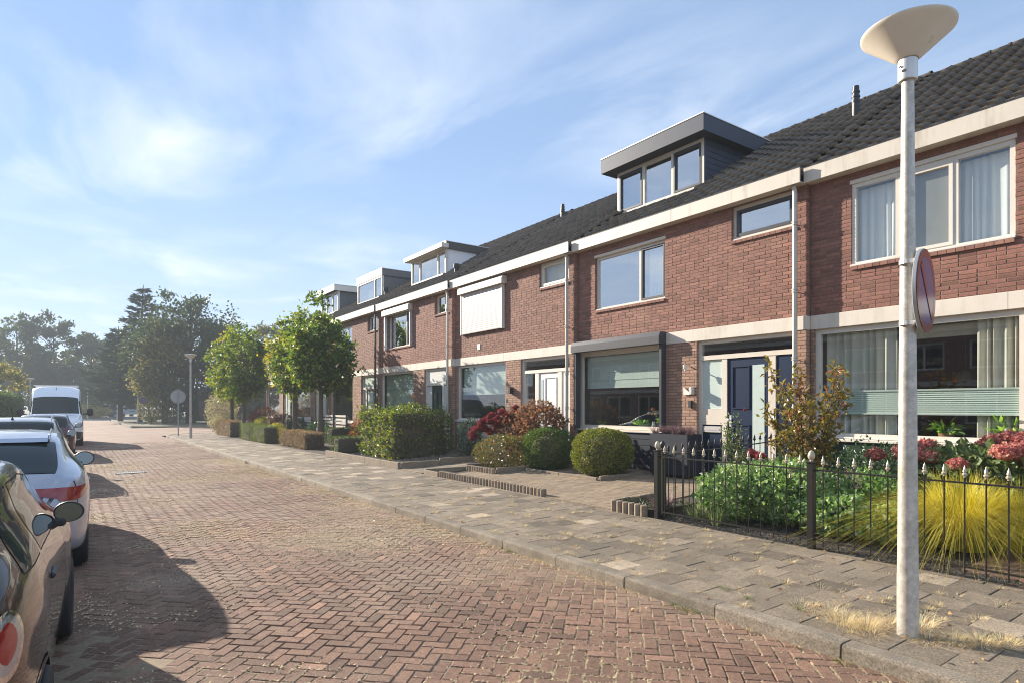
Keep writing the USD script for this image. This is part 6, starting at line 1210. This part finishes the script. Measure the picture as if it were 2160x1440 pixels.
wing_mirror(t, .84, 2.72, 1.0, M['paint_grey'], .85); wing_mirror(t, -.84, 2.72, 1.0, M['paint_grey'], .85)
for sg in (1, -1): put('roof_rail', MB().tube([(sg * .58, .62, 1.41), (sg * .585, .72, 1.475), (sg * .58, 1.4, 1.515), (sg * .57, 2.2, 1.49), (sg * .56, 2.4, 1.43)], .016, 8), M['chrome'], t)
put('antenna', MB().tube([(-.1, .66, 1.43), (-.1, .5, 1.72)], [.008, .004], 6).lathe([(.03, 0), (.012, .05)], 10, .5, (-.1, .66, 1.42)), M['blackplastic'], t)
# fourth car: maroon hatchback
t, S = car('parked_car', 'dark maroon hatchback parked in front of the white van', 'car', (-.78, 24.8, 0), 0, 4.3, dict(ctl, w=[(p[0] * 4.3 / 4.55, p[1] * .97) for p in ctl['w']], zb=[(p[0] * 4.3 / 4.55, p[1]) for p in ctl['zb']], zs=[(p[0] * 4.3 / 4.55, p[1]) for p in ctl['zs']], zt=[(p[0] * 4.3 / 4.55, p[1]) for p in ctl['zt']], wr=[(p[0] * 4.3 / 4.55, p[1] * .95) for p in ctl['wr']]), M['paint_maroon'], (.83, 3.36), .31, .2,
    [[(.42, 1.01), (.88, 1.0), (.90, 1.36), (.66, 1.34)], [(.95, 1.0), (1.68, .985), (1.66, 1.385), (.96, 1.365)], [(1.74, .985), (2.76, .965), (2.32, 1.35), (1.74, 1.385)]], (2.3, 3.08, 0, .815, .815), (.15, .46, 0, .80, .80), c3_extra, [[(1.7, .96), (1.7, .28)], [(2.72, .94), (2.74, .3)]], 10, [(1.15, .86)])
wing_mirror(t, .82, 2.58, 1.0, M['paint_maroon'], .85); wing_mirror(t, -.82, 2.58, 1.0, M['paint_maroon'], .85)
# white van facing the camera
ctl = dict(w=[(0, .86), (.06, .95), (.3, .985), (1., 1.0), (4.2, 1.0), (5.2, .985), (5.7, .92), (5.92, .80), (6.0, .68)], zb=[(0, .4), (.3, .3), (1., .26), (5., .24), (5.8, .24), (6., .34)],
           zs=[(0, 1.3), (1., 1.32), (4.0, 1.32), (4.9, 1.28), (5.4, 1.16), (5.8, 1.02), (5.94, .90), (6., .70)], zt=[(0, 2.35), (.08, 2.5), (.4, 2.58), (1., 2.62), (3.4, 2.62), (3.8, 2.56), (4.15, 2.36), (4.4, 2.16), (5.18, 1.38), (5.4, 1.30), (5.8, 1.13), (5.95, .98), (6., .73)],
           wr=[(0, .76), (.1, .84), (.5, .88), (1, .89), (3.4, .88), (4.0, .83), (4.5, .80), (5.2, .83), (5.6, .78), (5.9, .66), (6., .56)])
def van_extra(S): return [('headlight', S.side([(5.50, .86), (5.92, .80), (5.95, .93), (5.70, 1.04), (5.46, 1.05)], 6), 'lamp_clear'), ('black_bumper', S.side([(5.45, .30), (5.45, .60), (5.98, .62), (5.99, .34)], 8), 'blackplastic')]
t, S = car('parked_van', 'white high roofed van facing the camera at the end of the parked row', 'van', (-.63, 38.4, 0), 180, 6.0, ctl, M['paint_white'], (1.1, 4.95), .36, .23, [[(4.02, 1.36), (5.0, 1.32), (4.55, 1.92), (4.05, 1.98)]], (4.42, 5.12, 0, .80, .80), (None,) * 5, van_extra, [[(4.0, 1.9), (4.0, .5)], [(5.06, 1.3), (5.06, .6)]], 12, [(4.2, 1.2)], 'alloy', 1.12, 'blackplastic', None)
for sg in (1, -1):
    m_ = thing('wing_mirror', (sg * 1.0, 4.95, 1.42), parent=t); put('housing', MB().cbox(*sorted((sg * .12, sg * .34)), -.05, .09, -.12, .20, .045), M['blackplastic'], m_, smooth=50); put('arm', MB().tube([(-sg * .02, 0, -.05), (sg * .16, 0, -.02)], .03, 8), M['blackplastic'], m_)
put('grille', MB().cbox(-.42, .42, 5.985, 6.012, .48, .68, .008), M['blackplastic'], t); put('number_plate', MB().cbox(-.26, .26, 6.013, 6.022, .40, .47, .003), M['yellow_plate'] if 'yellow_plate' in M else M['sign_white'], t); put('antenna', MB().tube([(0, 4.0, 2.46), (0, 3.85, 2.6)], [.02, .006], 6), M['blackplastic'], t)
for k in range(3): put('roof_bar', MB().cbox(-.84, .84, 3.5 - k * 1.1, 3.54 - k * 1.1, 2.64, 2.68, .01), M['alu'], t)
for sg in (1, -1): put('wiper', MB().tube([(sg * .1, 5.16, 1.44), (sg * .6, 5.0, 1.62)], .01, 5), M['blackplastic'], t)
# distant parked car and a grey caravan beyond the crossing
t, S = car('parked_car', 'black car seen from the side far beyond the crossing street', 'car', (6.2, 117.0, 0), 90, 4.3, dict(ctl, w=[(p[0] * 4.3 / 6, p[1] * .88) for p in ctl['w']], zb=[(p[0] * 4.3 / 6, .2) for p in ctl['zb']], zs=[(0, .72), (.2, .95), (1, .96), (2.6, .92), (3.4, .88), (4.1, .7), (4.3, .5)], zt=[(0, .74), (.2, 1.0), (.8, 1.38), (1.6, 1.44), (2.2, 1.38), (3.1, .98), (3.8, .88), (4.2, .66), (4.3, .52)], wr=[(0, .5), (.5, .6), (2.2, .6), (3.1, .68), (4.3, .4)]), M['paint_black'], (.8, 3.42), .32, .2, [[(.7, 1.02), (1.5, 1.0), (1.5, 1.34), (1.0, 1.32)], [(1.56, 1.0), (2.7, .97), (2.15, 1.32), (1.56, 1.34)]], (2.25, 3.0, 0, .815, .815), (.22, .75, 0, .8, .8), None, (), 7)
t = thing('caravan', (7.2, 121.5, 0), 'grey touring caravan parked beyond the black car', 'caravan'); put('body', MB().prism(Polygon([(-3.2, .5), (2.2, .5), (2.35, 1.4), (2.0, 2.2), (1.6, 2.55), (-2.8, 2.6), (-3.3, 2.2)]).buffer(.06), 'y', -1.05, 1.05), M['sign_back'], t); put('window', MB().box(-2.2, -.9, -1.08, -1.065, 1.4, 2.0).box(.1, 1.3, -1.08, -1.065, 1.4, 2.0), M['car_glass'], t)
for sx in (1,): put('wheel', MB().lathe([(0, -.1), (.32, -.1), (.32, .1), (0, .1)], 20, .5, (-.5, -.95, .32), 'y'), M['rubber'], t)
# ------------------------------------------------------------------ lamps and signs
def lamp_post(loc, label, h=4.17, rot=0):
    t = thing('street_lamp', loc, label, 'street lamp', 'round topped street lamps')
    put('pole', MB().lathe([(.066, -.1), (.066, .42), (.0645, .425), (.038, h - .30)], 24), M['galv'], t, smooth=40)
    put('collar', MB().lathe([(.0, h - .335), (.056, h - .335), (.060, h - .328), (.060, h - .195), (.056, h - .185), (0, h - .185)], 24), M['alu'], t, smooth=35)
    put('shade', MB().lathe([(.062, h - .19), (.085, h - .178), (.272, h - .012), (.286, h), (.288, h + .012), (.278, h + .016)], 56), M['lampshade'], t, smooth=40)
    put('cover', MB().lathe([(.276, h + .014), (.25, h + .026), (.15, h + .040), (0, h + .046)], 48), M['lampcap'], t, smooth=60)
    put('bolt', MB().box(-.065, -.058, -.012, .012, h - .285, h - .272).box(-.065, -.058, .018, .030, h - .25, h - .24), M['dkpipe'], t)
    return t
ZL = .115
L0 = lamp_post((4.71, 1.89, ZL), 'nearest street lamp with big cone shade and a round sign on its pole')
for loc, lab in (((4.80, 34.6, .12), 'street lamp at the end of the pavement beside the side street'), ((5.0, 68.6, .1), 'street lamp half hidden in leaves on the far corner'), ((-3.2, 71.0, .1), 'street lamp seen above the tall hedge on the left'), ((-3.1, 97.0, .1), 'far street lamp peeping over the van roof'), ((1.6, 104.5, .05), 'distant lamp post in front of the trees right of the van')):
    copy_of(L0, loc, label=lab, group='round topped street lamps')
def disc(mb, r0, r1, x, th=.002, n=40): return mb.lathe([(r0, x), (r1, x), (r1, x + th), (r0, x + th)] if r0 > 0 else [(0, x), (r1, x), (r1, x + th), (0, x + th)], n, .5, (0, 0, 0), 'y')
def round_sign(loc, label, r, rot, kind='parking', pole=None, clamp=None):
    """A round sign plate; its face looks towards -y before it is turned."""
    t = thing('road_sign', loc, label, 'road sign', rot=rot)
    put('plate', MB().lathe([(0, .0), (r - .004, .0), (r, .003), (r, .022), (r - .006, .026), (0, .026)], 48, .5, (0, 0, 0), 'y'), M['sign_back'], t, smooth=40)
    if kind == 'parking':
        put('blue_field', disc(MB(), 0, r * .80, -.004, .0035), M['sign_blue'], t); put('red_ring', disc(MB(), r * .80, r * .985, -.0045, .004), M['sign_red'], t)
        put('red_bar', MB().obox((0, -.006, 0), np.array([.7071, 0, -.7071]) * r * .8, (0, .0014, 0), np.array([.7071, 0, .7071]) * r * .09), M['sign_red'], t)
    else: put('white_field', disc(MB(), 0, r * .80, -.004, .0035), M['sign_white'], t); put('red_ring', disc(MB(), r * .80, r * .985, -.0045, .004), M['sign_red'], t)
    if pole: put('pole', MB().tube([(0, .05, -pole), (0, .05, r * 1.12)], .03, 12), M['sign_back'], t, smooth=40)
    if clamp:
        for zc in clamp: put('clamp', MB().lathe([(.045, zc - .014), (.058, zc - .014), (.058, zc + .014), (.045, zc + .014)], 20, .5, (-.085, .085, 0)).box(-.03, .03, .024, .07, zc - .014, zc + .014), M['alu'], t)
    return t
sg = round_sign((4.71 + .072, 1.89 - .085, 2.49), 'round blue and red no parking sign clamped to the nearest lamp post', .292, 10, 'parking', None, (-.22, .20))
round_sign((4.67, 38.1, 2.25), 'grey back of a round sign on a thin pole beside the far lamp', .37, 180, 'white', 2.25)
round_sign((5.1, 64.5, 2.28), 'round no parking sign on a dark pole on the far corner', .33, 0, 'parking', 2.28)
t = thing('road_sign', (4.5, 92.5, 2.4), 'triangular warning sign on a white post near the crossing street', 'road sign')
put('plate', MB().prism([(-.5, -.02), (.5, -.02), (0, .84)], 'y', 0, .02), M['sign_white'], t); put('red_border', MB().prism(Polygon([(-.5, -.02), (.5, -.02), (0, .84)], [[(-.33, .08), (0, .64), (.33, .08)]]), 'y', -.006, -.001), M['sign_red'], t); put('pole', MB().tube([(0, .06, -2.35), (0, .06, 1.7)], .045, 10), M['white'], t)
# ------------------------------------------------------------------ the other side of the street, seen in the window panes
def opposite(y0, n, X=-13.5):
    for k in range(n):
        ya = y0 + k * 5.9; t = thing('opposite_house', (X, ya, .1), 'chimneyed brick house of the row mirrored in the window panes', 'house', 'houses across the street')
        ops = [(.3, 2.3, 0, 2.4), (3., 5.5, .8, 2.4), (.4, 2.2, 3.4, 4.7), (3., 5.3, 3.4, 4.7)]; w = MB()
        for (s, e, za, zb) in cut_rects(.01, 5.89, -.1, 5.4, ops): w.box(-.3, 0, s, e, za, zb)
        put('wall', w.box(-9, -8.7, .01, 5.89, -.1, 5.4), M['brick'], t); put('band', MB().box(.001, .03, .01, 5.89, 2.6, 2.85).box(.001, .2, .01, 5.89, 5.2, 5.45), M['band'], t)
        put('roof', MB().prism([(.25, 5.46), (-4.4, 8.6), (-9.2, 5.46)], 'y', .01, 5.89), M['tilek'], t); put('floors', MB().box(-4, -.31, .02, 5.88, -.05, 0).box(-4, -.31, .02, 5.88, 2.5, 2.8).box(-4.1, -4, .02, 5.88, 0, 5.3), M['room'], t)
        for (a, b, c, d) in ops:
            f = thing('window', (0, 0, 0), parent=t); put('frame', MB().box(-.12, -.04, a, a + .08, c, d).box(-.12, -.04, b - .08, b, c, d).box(-.12, -.04, a + .08, b - .08, c, c + .08).box(-.12, -.04, a + .08, b - .08, d - .08, d).box(-.118, -.042, (a + b) / 2 - .04, (a + b) / 2 + .04, c + .08, d - .08), M['white'], f); put('pane', quad_x(-.08, a + .08, b - .08, c + .08, d - .08), M['pane'], f)
        put('chimney', MB().box(-4.8, -4.0, 5.2, 5.75, 8.2, 9.4), M['brick_low'], t)
opposite(-6.0, 9)
rng = np.random.default_rng(700)
hedge('front_hedge', 'clipped hedge across the street behind the parked cars', -5.2, -4.5, -4, 40, .9, 7000, (.12, .09), LF['greenhedge'], rng, .5, .25, .05)
put('left_pavement', MB().add([(-4.4, -9, .1), (-2.3, -9, .1), (-2.3, 60, .1), (-4.4, 60, .1)], [(0, 1, 2, 3)]), M['tile'], kind='structure', label='pavement on the left behind the parked cars')
# ------------------------------------------------------------------ autumn haze
hz = mat  # noqa
haze_m = usdkit.material(stage, '/World/Looks/haze_look', {'v': ('principled_volume', {'color': (.82, .91, 1.0), 'density': .0010, 'anisotropy': .2})}, [], volume='v.volume')
put('haze', MB().box(-480, 480, -280, 880, -1.3, 19.5), haze_m, kind='stuff', label='pale morning haze filling the street', cat='haze')
